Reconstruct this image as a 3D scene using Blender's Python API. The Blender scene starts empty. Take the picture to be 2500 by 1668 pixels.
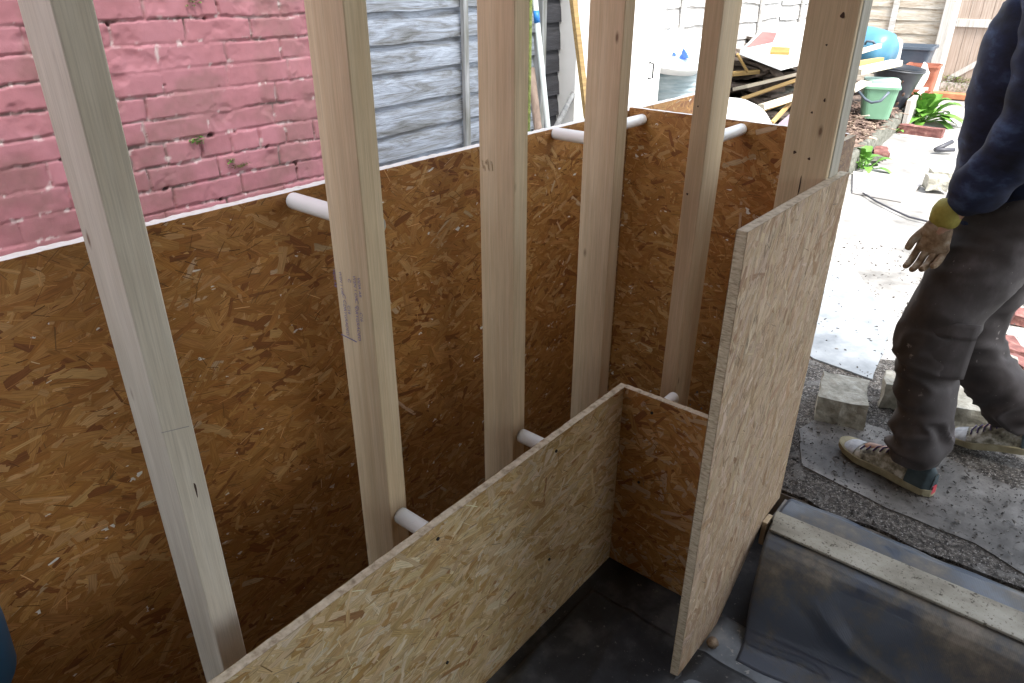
import bpy, bmesh, math, random
import numpy as np
from mathutils import Vector, Matrix, noise as mnoise

# ------------------------------------------------------------------ camera, world, sun, exposure
scene = bpy.context.scene
COL = scene.collection
W_, H_ = 2500.0, 1668.0
FPX, CX, CY = 1761.4733, 1250.0, 834.0
YAW, PITCH, ROLL = math.radians(39.3801), math.radians(26.8566), math.radians(0.2564)
CAM = Vector((0, 0, 1.6))
fw = Vector((math.cos(PITCH)*math.cos(YAW), math.cos(PITCH)*math.sin(YAW), -math.sin(PITCH)))
rt = fw.cross(Vector((0, 0, 1))).normalized(); up = rt.cross(fw)
rt, up = math.cos(ROLL)*rt+math.sin(ROLL)*up, -math.sin(ROLL)*rt+math.cos(ROLL)*up
cd = bpy.data.cameras.new('camera'); cam = bpy.data.objects.new('camera', cd); COL.objects.link(cam)
cam.matrix_world = Matrix(((rt.x, up.x, -fw.x, CAM.x), (rt.y, up.y, -fw.y, CAM.y), (rt.z, up.z, -fw.z, CAM.z), (0, 0, 0, 1)))
cd.sensor_width = 36; cd.lens = FPX/W_*36; cd.clip_start = .02; cd.clip_end = 500
scene.camera = cam

SUN_EL, SUN_AZ = math.radians(58), math.radians(-112)     # azimuth measured from +X towards +Y
world = bpy.data.worlds.new('World'); scene.world = world; world.use_nodes = True
wn = world.node_tree.nodes; wl = world.node_tree.links
sky = wn.new('ShaderNodeTexSky'); sky.sky_type = 'NISHITA'; sky.sun_disc = False
sky.sun_elevation = SUN_EL; sky.sun_rotation = math.radians(90)-SUN_AZ
sky.air_density = 1.3; sky.dust_density = 2; sky.ozone_density = .6
hs = wn.new('ShaderNodeHueSaturation'); hs.inputs['Saturation'].default_value = .42
wl.new(sky.outputs[0], hs.inputs['Color']); wl.new(hs.outputs[0], wn['Background'].inputs['Color'])
wn['Background'].inputs['Strength'].default_value = .15
sd = bpy.data.lights.new('sun', 'SUN'); sd.energy = 2.4; sd.angle = math.radians(16); sd.color = (1, .965, .91)
sun = bpy.data.objects.new('sun', sd); COL.objects.link(sun)
sdir = Vector((math.cos(SUN_EL)*math.cos(SUN_AZ), math.cos(SUN_EL)*math.sin(SUN_AZ), math.sin(SUN_EL)))
sun.rotation_euler = sdir.to_track_quat('Z', 'Y').to_euler(); sun.location = (6, -4, 8)
scene.view_settings.view_transform = 'Standard'; scene.view_settings.look = 'None'
scene.view_settings.gamma = 1; scene.view_settings.use_curve_mapping = False
scene.view_settings.exposure = 1.9
scene.render.engine = 'CYCLES'

# ------------------------------------------------------------------ helpers
def F(px, py, x=None, y=None, z=None):
    """point of the place seen at a measured spot of the photograph, on a known plane"""
    d = fw + rt*((px-CX)/FPX) - up*((py-CY)/FPX)
    if x is not None: t = (x-CAM.x)/d.x
    elif y is not None: t = (y-CAM.y)/d.y
    else: t = (z-CAM.z)/d.z
    return CAM+d*t

def tag(o, label=None, cat=None, group=None, kind=None):
    if label: o['label'] = label
    if cat: o['category'] = cat
    if group: o['group'] = group
    if kind: o['kind'] = kind
    return o

def attach(o, parent):
    if parent is not None:
        o.parent = parent; o.matrix_parent_inverse = parent.matrix_basis.inverted()
    return o

def empty(name, loc, label, cat, group=None):
    o = bpy.data.objects.new(name, None); COL.objects.link(o); o.matrix_basis = Matrix.Translation(loc)
    o.empty_display_size = .1
    return tag(o, label, cat, group)

class MB:
    def __init__(s): s.v = []; s.f = []; s.m = []; s.sm = []
    def add(s, vs, fs, mi=0, smooth=False):
        b = len(s.v); s.v += [tuple(p) for p in vs]
        s.f += [tuple(b+i for i in f) for f in fs]; s.m += [mi]*len(fs); s.sm += [smooth]*len(fs); return b
    def box(s, a, b, mi=0):
        (x0, y0, z0), (x1, y1, z1) = a, b
        x0, x1 = sorted((x0, x1)); y0, y1 = sorted((y0, y1)); z0, z1 = sorted((z0, z1))
        s.add([(x0,y0,z0),(x1,y0,z0),(x1,y1,z0),(x0,y1,z0),(x0,y0,z1),(x1,y0,z1),(x1,y1,z1),(x0,y1,z1)],
              [(0,3,2,1),(4,5,6,7),(0,1,5,4),(1,2,6,5),(2,3,7,6),(3,0,4,7)], mi)
    def prism(s, poly, vec, mi=0):
        n = len(poly); vec = Vector(vec); P = [Vector(p) for p in poly]
        nrm = Vector((0, 0, 0))
        for i in range(n): nrm += P[i].cross(P[(i+1) % n])
        if nrm.dot(vec) > 0: P = P[::-1]
        s.add(P+[p+vec for p in P], [tuple(range(n)), tuple(range(2*n-1, n-1, -1))]+[(i, n+i, n+(i+1) % n, (i+1) % n) for i in range(n)], mi)
    def tube(s, pts, r, seg=12, mi=0, caps=True, smooth=True, flat=1.0):
        pts = [Vector(p) for p in pts]; n = len(pts)
        rs = r if isinstance(r, (list, tuple)) else [r]*n
        vs = []; u = None
        for i, p in enumerate(pts):
            t = (pts[min(i+1, n-1)]-pts[max(i-1, 0)]).normalized()
            if u is None: u = t.orthogonal().normalized()
            else: u = (u-t*u.dot(t)).normalized()
            w = t.cross(u)
            for k in range(seg):
                a = 2*math.pi*k/seg; vs.append(p+(u*math.cos(a)+w*math.sin(a)*flat)*rs[i])
        fs = [(i*seg+k, i*seg+(k+1) % seg, (i+1)*seg+(k+1) % seg, (i+1)*seg+k) for i in range(n-1) for k in range(seg)]
        b = s.add(vs, fs, mi, smooth)
        if caps:
            s.f += [tuple(b+k for k in range(seg))[::-1], tuple(b+(n-1)*seg+k for k in range(seg))]; s.m += [mi]*2; s.sm += [False]*2
    def lathe(s, prof, c, seg=32, mi=0, ax=None, sx=1, sy=1):
        c = Vector(c); vs = []; q = Vector((0, 0, 1)).rotation_difference(Vector(ax).normalized()) if ax is not None else None
        for r, z in prof:
            for k in range(seg):
                a = 2*math.pi*k/seg; p = Vector((r*math.cos(a)*sx, r*math.sin(a)*sy, z))
                vs.append(c+(q @ p if q else p))
        s.add(vs, [(i*seg+k, i*seg+(k+1) % seg, (i+1)*seg+(k+1) % seg, (i+1)*seg+k) for i in range(len(prof)-1) for k in range(seg)], mi, True)
    def grid(s, fn, nu, nv, mi=0, smooth=True):
        s.add([fn(i/(nu-1), j/(nv-1)) for j in range(nv) for i in range(nu)],
              [(j*nu+i, j*nu+i+1, (j+1)*nu+i+1, (j+1)*nu+i) for j in range(nv-1) for i in range(nu-1)], mi, smooth)
    def build(s, name, mats, parent=None, matrix=None, bevel=0, fixn=False, solid=0):
        me = bpy.data.meshes.new(name); me.from_pydata(s.v, [], s.f)
        for m in (mats if isinstance(mats, (list, tuple)) else [mats]): me.materials.append(m)
        me.polygons.foreach_set('material_index', s.m); me.polygons.foreach_set('use_smooth', s.sm)
        if fixn:
            bm = bmesh.new(); bm.from_mesh(me); bmesh.ops.recalc_face_normals(bm, faces=bm.faces); bm.to_mesh(me); bm.free()
        me.update()
        o = bpy.data.objects.new(name, me); COL.objects.link(o)
        if matrix is not None: o.matrix_basis = matrix
        if solid:
            md = o.modifiers.new('s', 'SOLIDIFY'); md.thickness = solid
        if bevel:
            b = o.modifiers.new('b', 'BEVEL'); b.width = bevel; b.segments = 2; b.limit_method = 'ANGLE'
        return attach(o, parent)

# ------------------------------------------------------------------ materials
def new_mat(name, col=(.5, .5, .5), rough=.7, **kw):
    m = bpy.data.materials.new(name); m.use_nodes = True
    b = m.node_tree.nodes['Principled BSDF']
    b.inputs['Base Color'].default_value = (*col, 1); b.inputs['Roughness'].default_value = rough
    for k, v in kw.items(): b.inputs[k].default_value = v
    return m, m.node_tree.nodes, m.node_tree.links, b

def ramp(N, stops):
    r = N.new('ShaderNodeValToRGB'); e = r.color_ramp.elements
    while len(e) < len(stops): e.new(.5)
    for i, (p, c) in enumerate(stops): e[i].position = p; e[i].color = (*c, 1)
    return r

def noise_mat(name, stops, scale=(20, 20, 20), detail=6, rough=.75, bump=.3, bdist=.004, coord='Object', dist=0.0, nrough=.6, speck=None, rnd=True, rr=None, **kw):
    m, N, L, b = new_mat(name, rough=rough, **kw)
    tc = N.new('ShaderNodeTexCoord'); mp = N.new('ShaderNodeMapping'); mp.inputs['Scale'].default_value = scale
    if rnd:
        oi = N.new('ShaderNodeObjectInfo'); ml = N.new('ShaderNodeVectorMath'); ml.operation = 'SCALE'
        cb = N.new('ShaderNodeCombineXYZ')
        for i in range(3): L.new(oi.outputs['Random'], cb.inputs[i])
        L.new(cb.outputs[0], ml.inputs[0]); ml.inputs['Scale'].default_value = 37.0; L.new(ml.outputs[0], mp.inputs['Location'])
    L.new(tc.outputs[coord], mp.inputs['Vector'])
    n = N.new('ShaderNodeTexNoise'); n.inputs['Scale'].default_value = 1; n.inputs['Detail'].default_value = detail
    n.inputs['Roughness'].default_value = nrough; n.inputs['Distortion'].default_value = dist
    L.new(mp.outputs[0], n.inputs['Vector'])
    r = ramp(N, stops); L.new(n.outputs['Fac'], r.inputs['Fac']); col = r.outputs[0]
    if speck:
        for sc, th, c in speck:
            v = N.new('ShaderNodeTexNoise'); v.inputs['Scale'].default_value = sc; v.inputs['Detail'].default_value = 3; v.inputs['Roughness'].default_value = .65
            L.new(tc.outputs[coord], v.inputs['Vector'])
            rr_ = ramp(N, [(th, (0, 0, 0)), (min(th+.05, 1), (1, 1, 1))]); L.new(v.outputs['Fac'], rr_.inputs['Fac'])
            mx = N.new('ShaderNodeMix'); mx.data_type = 'RGBA'; mx.inputs['B'].default_value = (*c, 1)
            L.new(rr_.outputs[0], mx.inputs['Factor']); L.new(col, mx.inputs['A']); col = mx.outputs['Result']
    L.new(col, b.inputs['Base Color'])
    if bump:
        bp = N.new('ShaderNodeBump'); bp.inputs['Strength'].default_value = bump; bp.inputs['Distance'].default_value = bdist
        L.new(n.outputs['Fac'], bp.inputs['Height']); L.new(bp.outputs[0], b.inputs['Normal'])
    return m

def wood_mat(name, light, dark, knot=(.16, .09, .045), rough=.7, gscale=1.0, stain=None, bump=.25, knots=True, long_axis=2, contrast=1.0):
    """sawn timber, grain along the local long axis"""
    m, N, L, b = new_mat(name, rough=rough)
    tc = N.new('ShaderNodeTexCoord'); oi = N.new('ShaderNodeObjectInfo')
    cb = N.new('ShaderNodeCombineXYZ'); ml = N.new('ShaderNodeVectorMath'); ml.operation = 'SCALE'; ml.inputs['Scale'].default_value = 23.0
    for i in range(3): L.new(oi.outputs['Random'], cb.inputs[i])
    L.new(cb.outputs[0], ml.inputs[0])
    ad = N.new('ShaderNodeVectorMath'); ad.operation = 'ADD'; L.new(tc.outputs['Object'], ad.inputs[0]); L.new(ml.outputs[0], ad.inputs[1])
    def mapn(sc, det, dist=0, rg=.6):
        s = [sc[0]]*3; s[long_axis] = sc[1]
        mp = N.new('ShaderNodeMapping'); mp.inputs['Scale'].default_value = s; L.new(ad.outputs[0], mp.inputs['Vector'])
        n = N.new('ShaderNodeTexNoise'); n.inputs['Scale'].default_value = 1; n.inputs['Detail'].default_value = det
        n.inputs['Distortion'].default_value = dist; n.inputs['Roughness'].default_value = rg; L.new(mp.outputs[0], n.inputs['Vector']); return n
    n1 = mapn((70*gscale, 1.6), 5, .6); n2 = mapn((420, 9), 4, 0, .7); n3 = mapn((14, 3), 3)
    mid = tuple((a+c)/2 for a, c in zip(light, dark))
    r = ramp(N, [(.3, dark), (.5, mid), (.66, light)]); L.new(n1.outputs['Fac'], r.inputs['Fac']); col = r.outputs[0]
    def mix(fac, a, bcol, mode='MIX'):
        mx = N.new('ShaderNodeMix'); mx.data_type = 'RGBA'; mx.blend_type = mode
        if isinstance(fac, float): mx.inputs['Factor'].default_value = fac
        else: L.new(fac, mx.inputs['Factor'])
        L.new(a, mx.inputs['A'])
        if isinstance(bcol, tuple): mx.inputs['B'].default_value = (*bcol, 1)
        else: L.new(bcol, mx.inputs['B'])
        return mx.outputs['Result']
    r2 = ramp(N, [(.25, (.72, .72, .72)), (.55, (1, 1, 1)), (.8, (1.12, 1.12, 1.12))]); L.new(n2.outputs['Fac'], r2.inputs['Fac'])
    col = mix(.75, col, r2.outputs[0], 'MULTIPLY')
    r3 = ramp(N, [(.3, (.86, .84, .8)), (.6, (1.05, 1.05, 1.05))]); L.new(n3.outputs['Fac'], r3.inputs['Fac'])
    col = mix(.8, col, r3.outputs[0], 'MULTIPLY')
    if knots:
        sc = [11, 11, 11]; sc[long_axis] = 4.2
        mp = N.new('ShaderNodeMapping'); mp.inputs['Scale'].default_value = sc; L.new(ad.outputs[0], mp.inputs['Vector'])
        v = N.new('ShaderNodeTexVoronoi'); v.inputs['Scale'].default_value = 1; L.new(mp.outputs[0], v.inputs['Vector'])
        rk = ramp(N, [(.025, (.9, .9, .9)), (.045, (.4, .4, .4)), (.075, (0, 0, 0))]); L.new(v.outputs['Distance'], rk.inputs['Fac'])
        col = mix(rk.outputs[0], col, knot)
    if stain: 
        n4 = mapn((6, 2.5), 3); r4 = ramp(N, [(.5, (0, 0, 0)), (.68, (1, 1, 1))]); L.new(n4.outputs['Fac'], r4.inputs['Fac'])
        col = mix(r4.outputs[0], col, stain)
    L.new(col, b.inputs['Base Color'])
    bp = N.new('ShaderNodeBump'); bp.inputs['Strength'].default_value = bump; bp.inputs['Distance'].default_value = .0015
    L.new(n2.outputs['Fac'], bp.inputs['Height']); L.new(bp.outputs[0], b.inputs['Normal'])
    return m

PINE = wood_mat('pine_stud', (.71, .575, .385), (.62, .475, .295))
PINE_PALE = wood_mat('pine_pale_stud', (.67, .615, .515), (.59, .53, .43), gscale=.8)
PINE_GREY = wood_mat('treated_grey_pine', (.56, .53, .45), (.42, .40, .33))
SILLW = noise_mat('dusty_sill_timber', [(.3, (.22, .20, .155)), (.5, (.36, .335, .27)), (.72, (.48, .46, .39))], (12, 7, 12), speck=[(45, .62, (.1, .085, .06)), (120, .60, (.15, .13, .10))], bump=.4)
PLANKY = wood_mat('scrap_yellow_wood', (.52, .36, .14), (.32, .2, .08), long_axis=0)
PLANKG = wood_mat('scrap_grey_wood', (.26, .2, .165), (.13, .10, .08), long_axis=0)
PLANKW = wood_mat('scrap_pale_wood', (.72, .66, .54), (.52, .45, .34), long_axis=0)
PVC = noise_mat('white_pvc', [(.3, (.82, .82, .78)), (.7, (.88, .88, .84))], (9, 9, 9), rough=.28, bump=.02, speck=[(60, .72, (.3, .28, .26))])

def attr_mat(name, rough=.6, uvgrain=True, bump=.35, bdist=.0008, spec=.4, noisebump=None):
    m, N, L, b = new_mat(name, rough=rough); b.inputs['Specular IOR Level'].default_value = spec
    at = N.new('ShaderNodeAttribute'); at.attribute_name = 'col'; col = at.outputs['Color']
    if uvgrain:
        uv = N.new('ShaderNodeUVMap'); uv.uv_map = 'UVMap'
        mp = N.new('ShaderNodeMapping'); mp.inputs['Scale'].default_value = (22, 520, 1); L.new(uv.outputs[0], mp.inputs['Vector'])
        n = N.new('ShaderNodeTexNoise'); n.inputs['Scale'].default_value = 1; n.inputs['Detail'].default_value = 5; n.inputs['Roughness'].default_value = .65
        L.new(mp.outputs[0], n.inputs['Vector'])
        r = ramp(N, [(.3, (.5, .47, .43)), (.5, (1, 1, 1)), (.7, (1.4, 1.42, 1.45))]); L.new(n.outputs['Fac'], r.inputs['Fac'])
        mx = N.new('ShaderNodeMix'); mx.data_type = 'RGBA'; mx.blend_type = 'MULTIPLY'; mx.inputs['Factor'].default_value = .8
        L.new(col, mx.inputs['A']); L.new(r.outputs[0], mx.inputs['B']); col = mx.outputs['Result']
        h = n
    else:
        tc = N.new('ShaderNodeTexCoord'); h = N.new('ShaderNodeTexNoise'); h.inputs['Scale'].default_value = noisebump or 150; h.inputs['Detail'].default_value = 5
        L.new(tc.outputs['Object'], h.inputs['Vector'])
    L.new(col, b.inputs['Base Color'])
    bp = N.new('ShaderNodeBump'); bp.inputs['Strength'].default_value = bump; bp.inputs['Distance'].default_value = bdist
    L.new(h.outputs['Fac'], bp.inputs['Height']); L.new(bp.outputs[0], b.inputs['Normal'])
    return m
FLAKE = attr_mat('strand_board_face', rough=.5, bump=.5)
FLAKE_DRY = attr_mat('strand_board_face_dry', rough=.68, bump=.6)
OSBEDGE = noise_mat('strand_board_edge', [(.3, (.3, .23, .15)), (.5, (.56, .47, .33)), (.72, (.7, .61, .46))], (60, 60, 260), detail=5, bump=.8, bdist=.003, rnd=False)
OSBEDGE_LIT = noise_mat('strand_board_edge_lit', [(.22, (.55, .5, .42)), (.42, (.8, .77, .7)), (.7, (.88, .86, .82))], (40, 40, 220), detail=5, bump=.8, bdist=.003, rnd=False)  # edge of the outer boards, glare on their lit tops put into the colour

# ------------------------------------------------------------------ oriented strand board: thousands of thin pressed strands on a core
def clip_poly(P, C):
    """clip polygon P by convex counter-clockwise polygon C (2D)"""
    out = P
    for i in range(len(C)):
        a = C[i]; b = C[(i+1) % len(C)]; ex, ey = b[0]-a[0], b[1]-a[1]
        inp = out; out = []
        if not inp: return []
        for j in range(len(inp)):
            p = inp[j]; q = inp[(j+1) % len(inp)]
            dp = ex*(p[1]-a[1])-ey*(p[0]-a[0]); dq = ex*(q[1]-a[1])-ey*(q[0]-a[0])
            if dp >= 0: out.append(p)
            if (dp >= 0) != (dq >= 0):
                t = dp/(dp-dq); out.append((p[0]+(q[0]-p[0])*t, p[1]+(q[1]-p[1])*t))
    return out

def osb(name, origin, U, V, pieces, thick, pal, seed, spread=38, mean=0.0, density=1.0, face_mat=None, edge_mat=None, both=False, parent=None, rough_edge=.0012, fl=(.05, .12), fwid=(.006, .024)):
    """board in plane origin+u*U+v*V; strands on the side of N=UxV, core goes the other way"""
    R = random.Random(seed); U = Vector(U).normalized(); V = Vector(V).normalized(); Nn = U.cross(V)
    origin = Vector(origin); verts = []; faces = []; cols = []; uvs = []; mats = []
    def put(P2, depths, colr, ca, sa, off, rim=.84):
        cx = sum(p[0] for p in P2)/len(P2); cy = sum(p[1] for p in P2)/len(P2)
        b = len(verts); n = len(P2)
        for (u, v), d in zip(P2, depths): verts.append(origin+U*u+V*v+Nn*d)
        verts.append(origin+U*cx+V*cy+Nn*(sum(depths)/n+.00012))
        uvp = [((u*ca+v*sa)+off[0], (-u*sa+v*ca)+off[1]) for (u, v) in P2+[(cx, cy)]]
        for i in range(n):
            j = (i+1) % n
            faces.append((b+i, b+j, b+n)); mats.append(0)
            for k, rr in ((i, rim), (j, rim), (n, 1.0)):
                cols.append((colr[0]*rr, colr[1]*rr, colr[2]*rr, 1)); uvs.append(uvp[k])
    allu = [p[0] for q in pieces for p in q]; allv = [p[1] for q in pieces for p in q]
    u0, u1, v0, v1 = min(allu), max(allu), min(allv), max(allv); area = (u1-u0)*(v1-v0)
    sides = [1] if not both else [1, -1]
    def tone(R):
        tot = sum(w for w, _ in pal); x = R.random()*tot
        for w, c in pal:
            x -= w
            if x <= 0: break
        k = R.uniform(.92, 1.08); return (c[0]*k, c[1]*k*R.uniform(.97, 1.03), c[2]*k*R.uniform(.93, 1.07))
    for side in sides:
        nfl = int(area*density*7600)
        for i in range(nfl):
            kind = R.random()
            cx, cy = R.uniform(u0-.03, u1+.03), R.uniform(v0-.03, v1+.03)
            an = math.radians(R.gauss(mean, spread)); 
            if R.random() < .12: an = R.uniform(0, math.pi)
            if kind < .66: Ln, Wd = R.uniform(*fl), R.uniform(*fwid); c = tone(R); base = R.uniform(0, .0009)
            elif kind < .84: Ln, Wd = R.uniform(.012, .05), R.uniform(.004, .012); c = tone(R); base = R.uniform(.0005, .0011)
            elif kind < .94: Ln, Wd = R.uniform(.01, .045), R.uniform(.0007, .0022); c = tuple(x*.45 for x in tone(R)); base = R.uniform(.0010, .0013)
            else: Ln, Wd = R.uniform(.01, .05), R.uniform(.0006, .0018); c = tuple(min(.8, x*1.4+.03) for x in tone(R)); base = R.uniform(.0011, .0015)  # pale slivers: light caught on curled strand edges, put into the colour
            ca, sa = math.cos(an), math.sin(an)
            k = R.uniform(-.18, .18)*Wd; tp = R.uniform(.75, 1.1)
            loc = [(-Ln/2, -Wd/2), (-Ln*.1, -Wd/2+k), (Ln/2*R.uniform(.85, 1), -Wd/2*tp), (Ln/2*R.uniform(.92, 1.08), R.uniform(-.2, .2)*Wd), (Ln/2*R.uniform(.85, 1), Wd/2*tp), (Ln*.05, Wd/2+k), (-Ln/2*R.uniform(.88, 1.05), Wd/2), (-Ln/2*R.uniform(.95, 1.1), R.uniform(-.2, .2)*Wd)]
            P = [(cx+a*ca-b*sa, cy+a*sa+b*ca) for a, b in loc]
            tx, ty = R.gauss(0, .005), R.gauss(0, .008)
            for pc in pieces:
                Q = clip_poly(P, pc)
                if len(Q) < 3: continue
                dep = []
                for (u, v) in Q:
                    a = (u-cx)*ca+(v-cy)*sa; b_ = -(u-cx)*sa+(v-cy)*ca
                    dep.append(base+max(-.0005, min(.0005, a*tx*.5+b_*ty)))
                if side < 0: Q = Q[::-1]; dep = [-thick-.0002-d for d in dep[::-1]]
                else: dep = [.0006+d for d in dep]
                put(Q, dep, c, ca, sa, (R.uniform(0, 9), R.uniform(0, 9)), rim=R.uniform(.84, 1.0))
    # core with slightly ragged rim
    nf_flake = len(faces)
    for pc in pieces:
        ring = []
        for i in range(len(pc)):
            a, b = pc[i], pc[(i+1) % len(pc)]; ln = math.hypot(b[0]-a[0], b[1]-a[1]); k = max(1, int(ln/.012)) if len(pieces) == 1 else 1
            for j in range(k):
                t = j/k; jj = R.uniform(-rough_edge, rough_edge) if 0 < j else 0
                nx, ny = (b[1]-a[1])/ln, -(b[0]-a[0])/ln
                ring.append((a[0]+(b[0]-a[0])*t+nx*jj, a[1]+(b[1]-a[1])*t+ny*jj))
        n = len(ring); b0 = len(verts)
        for d in (.0004, -thick):
            for (u, v) in ring: verts.append(origin+U*u+V*v+Nn*d)
        def addf(f):
            faces.append(f); mats.append(1)
            for _ in f: cols.append((.4, .28, .15, 1)); uvs.append((0, 0))
        addf(tuple(b0+i for i in range(n))); addf(tuple(b0+n+i for i in range(n))[::-1])
        for i in range(n): j = (i+1) % n; addf((b0+i, b0+n+i, b0+n+j, b0+j))
    me = bpy.data.meshes.new(name); me.from_pydata(verts, [], faces)
    me.materials.append(face_mat or FLAKE); me.materials.append(edge_mat or OSBEDGE)
    me.polygons.foreach_set('material_index', mats)
    ca_ = me.color_attributes.new('col', 'FLOAT_COLOR', 'CORNER'); ca_.data.foreach_set('color', np.array(cols, dtype=np.float32).ravel())
    uvl = me.uv_layers.new(name='UVMap'); uvl.data.foreach_set('uv', np.array(uvs, dtype=np.float32).ravel())
    me.update()
    o = bpy.data.objects.new(name, me); COL.objects.link(o)
    return attach(o, parent)

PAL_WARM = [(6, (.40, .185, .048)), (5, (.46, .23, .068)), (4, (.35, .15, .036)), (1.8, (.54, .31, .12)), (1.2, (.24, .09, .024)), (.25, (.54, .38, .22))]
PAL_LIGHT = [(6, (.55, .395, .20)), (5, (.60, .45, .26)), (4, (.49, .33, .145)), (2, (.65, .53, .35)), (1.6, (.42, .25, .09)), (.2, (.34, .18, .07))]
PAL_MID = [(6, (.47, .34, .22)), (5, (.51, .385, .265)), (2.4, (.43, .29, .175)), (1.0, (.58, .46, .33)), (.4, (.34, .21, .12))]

GZ = .17           # yard level; the floor inside the frame is z = 0
YO, XO = 1.36, 2.30  # faces of the two outer boards
def rect(u0, v0, u1, v1): return [(u0, v0), (u1, v0), (u1, v1), (u0, v1)]

# ------------------------------------------------------------------ setting: ground, floor, roof
G_TAR = noise_mat('grit_tarmac', [(.38, (.013, .011, .009)), (.48, (.065, .056, .048)), (.56, (.17, .15, .13)), (.68, (.46, .43, .39))], (75, 75, 75), detail=7, bump=1, bdist=.012, rnd=False, nrough=.8, speck=[(11, .56, (.21, .2, .185)), (140, .60, (.5, .48, .45)), (190, .62, (.02, .018, .016))])
G_CON = noise_mat('pale_concrete', [(.3, (.13, .125, .115)), (.45, (.26, .25, .235)), (.62, (.42, .41, .39))], (3, 3, 3), detail=9, bump=.25, bdist=.004, rnd=False, speck=[(26, .68, (.14, .12, .1)), (90, .70, (.2, .17, .14))])
G_FELT = noise_mat('grey_felt', [(.32, (.05, .045, .04)), (.5, (.145, .138, .128)), (.68, (.28, .27, .255))], (7, 7, 7), detail=7, bump=.3, bdist=.003, rough=.6, rnd=False, speck=[(60, .60, (.05, .045, .04)), (150, .62, (.08, .07, .06))])
G_FLOOR = noise_mat('dark_floor_membrane', [(.34, (.010, .011, .013)), (.5, (.03, .032, .036)), (.66, (.11, .112, .11))], (6, 6, 6), detail=8, bump=.2, bdist=.004, rough=.5, rnd=False, speck=[(40, .66, (.16, .155, .14)), (140, .66, (.12, .11, .1))])

mb = MB(); mb.box((-60, -60, -.6), (1.93, 1.38, -.03)); mb.box((1.93, -60, -.6), (90, .62, GZ-.012)); mb.box((2.32, .62, -.6), (90, 1.38, GZ-.012)); mb.box((-60, 1.38, -.6), (90, 60, GZ-.012)); mb.box((1.93, .62, -.6), (2.32, 1.38, -.03)); mb.build('ground', G_CON)['kind'] = 'structure'
def slab_poly(name, pts, z, mat, th=.003, wob=.004, seed=0):
    R = random.Random(seed); P = []
    for i in range(len(pts)):
        a, b = Vector(pts[i]).to_2d(), Vector(pts[(i+1) % len(pts)]).to_2d(); k = max(1, int((b-a).length/.05)); k = min(k, 60)
        for j in range(k):
            p = a.lerp(b, j/k); P.append((p.x+R.uniform(-wob, wob)*(j > 0), p.y+R.uniform(-wob, wob)*(j > 0), z))
    m = MB(); m.prism(P, (0, 0, -th)); return m.build(name, mat)
mb = MB(); mb.box((-3, -2.5, -.03), (2.3, 1.37, 0)); mb.build('floor', G_FLOOR)['kind'] = 'structure'
tar = slab_poly('tarmac', [(1.93, -3, 0), (1.93, .6, 0), (2.33, .62, 0), (2.7, .9, 0), (2.95, .8, 0), (3.05, .5, 0), (3.4, -.2, 0), (3.2, -3, 0)], GZ, G_TAR, .012, .012); tar['kind'] = 'structure'

# ------------------------------------------------------------------ outer strand boards
OUTER = 'strand board shutters of the outer face'
o = osb('strand_board_panel', (-1.0, YO, 0), (1, 0, 0), (0, 0, 1), [rect(0, .005, 4.02, 1.178)], .027, PAL_WARM, 11, spread=30, edge_mat=OSBEDGE_LIT, density=.95)
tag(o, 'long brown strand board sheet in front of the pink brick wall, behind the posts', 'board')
o = osb('strand_board_panel', (XO, YO-.003, 0), (0, -1, 0), (0, 0, 1), [rect(0, .005, .742, 1.19)], .018, PAL_WARM, 12, spread=36, edge_mat=OSBEDGE_LIT, density=.95)
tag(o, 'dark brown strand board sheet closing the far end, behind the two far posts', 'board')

o = osb('strand_board_panel', (1.80, .597, 0), (1, 0, 0), (0, 0, 1), [rect(0, .005, .518, 1.186)], .018, PAL_WARM, 13, spread=36)
tag(o, 'strand board seen as a thin dark sliver just right of the door jamb', 'board')
# ------------------------------------------------------------------ inner boards
YI, XI, ZI = .837, 1.497, .607
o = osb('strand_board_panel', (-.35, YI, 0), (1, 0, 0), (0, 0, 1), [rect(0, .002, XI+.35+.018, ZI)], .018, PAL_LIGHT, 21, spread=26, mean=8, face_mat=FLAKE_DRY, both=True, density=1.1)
tag(o, 'low pale strand board strip running diagonally across the foreground', 'board')
inner = o
o = osb('strand_board_panel', (XI, YI-.002, 0), (0, -1, 0), (0, 0, 1), [rect(0, .002, .335, ZI+.002)], .018, PAL_WARM+[(3, (.5, .33, .19))], 22, spread=40, face_mat=FLAKE_DRY, both=True)
tag(o, 'short low strand board meeting the foreground strip at the inside corner', 'board')
inner2 = o
JX0, JY = 1.24, .468
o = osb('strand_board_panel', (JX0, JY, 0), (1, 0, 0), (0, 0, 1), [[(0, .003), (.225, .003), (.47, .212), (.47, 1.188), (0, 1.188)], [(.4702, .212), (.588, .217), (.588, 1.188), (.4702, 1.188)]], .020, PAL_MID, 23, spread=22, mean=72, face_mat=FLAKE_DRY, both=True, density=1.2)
tag(o, 'tall narrow strand board standing on edge at the door opening', 'board')
JP = o
# screw heads
SCREW, *_ = new_mat('dark_screw', (.03, .028, .03), .45, Metallic=.7)
def screws(parent, pts, axis):
    for p in pts:
        m = MB(); a = Vector(axis)
        m.tube([Vector(p)-a*.001, Vector(p)+a*.0028], .0042, 10); m.tube([Vector(p)+a*.0028, Vector(p)+a*.0033], .002, 6)
        m.build('screw', SCREW, parent)
screws(inner, [F(1068, 1315, y=YI-.001), F(1357, 1101, y=YI-.001), F(1340, 1365, y=YI-.001), F(1091, 1617, y=YI-.001), F(725, 1670, y=YI-.001)], (0, -1, 0))
screws(inner2, [F(1592, 1008, x=XI-.001), F(1560, 1177, x=XI-.001)], (-1, 0, 0))

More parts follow.
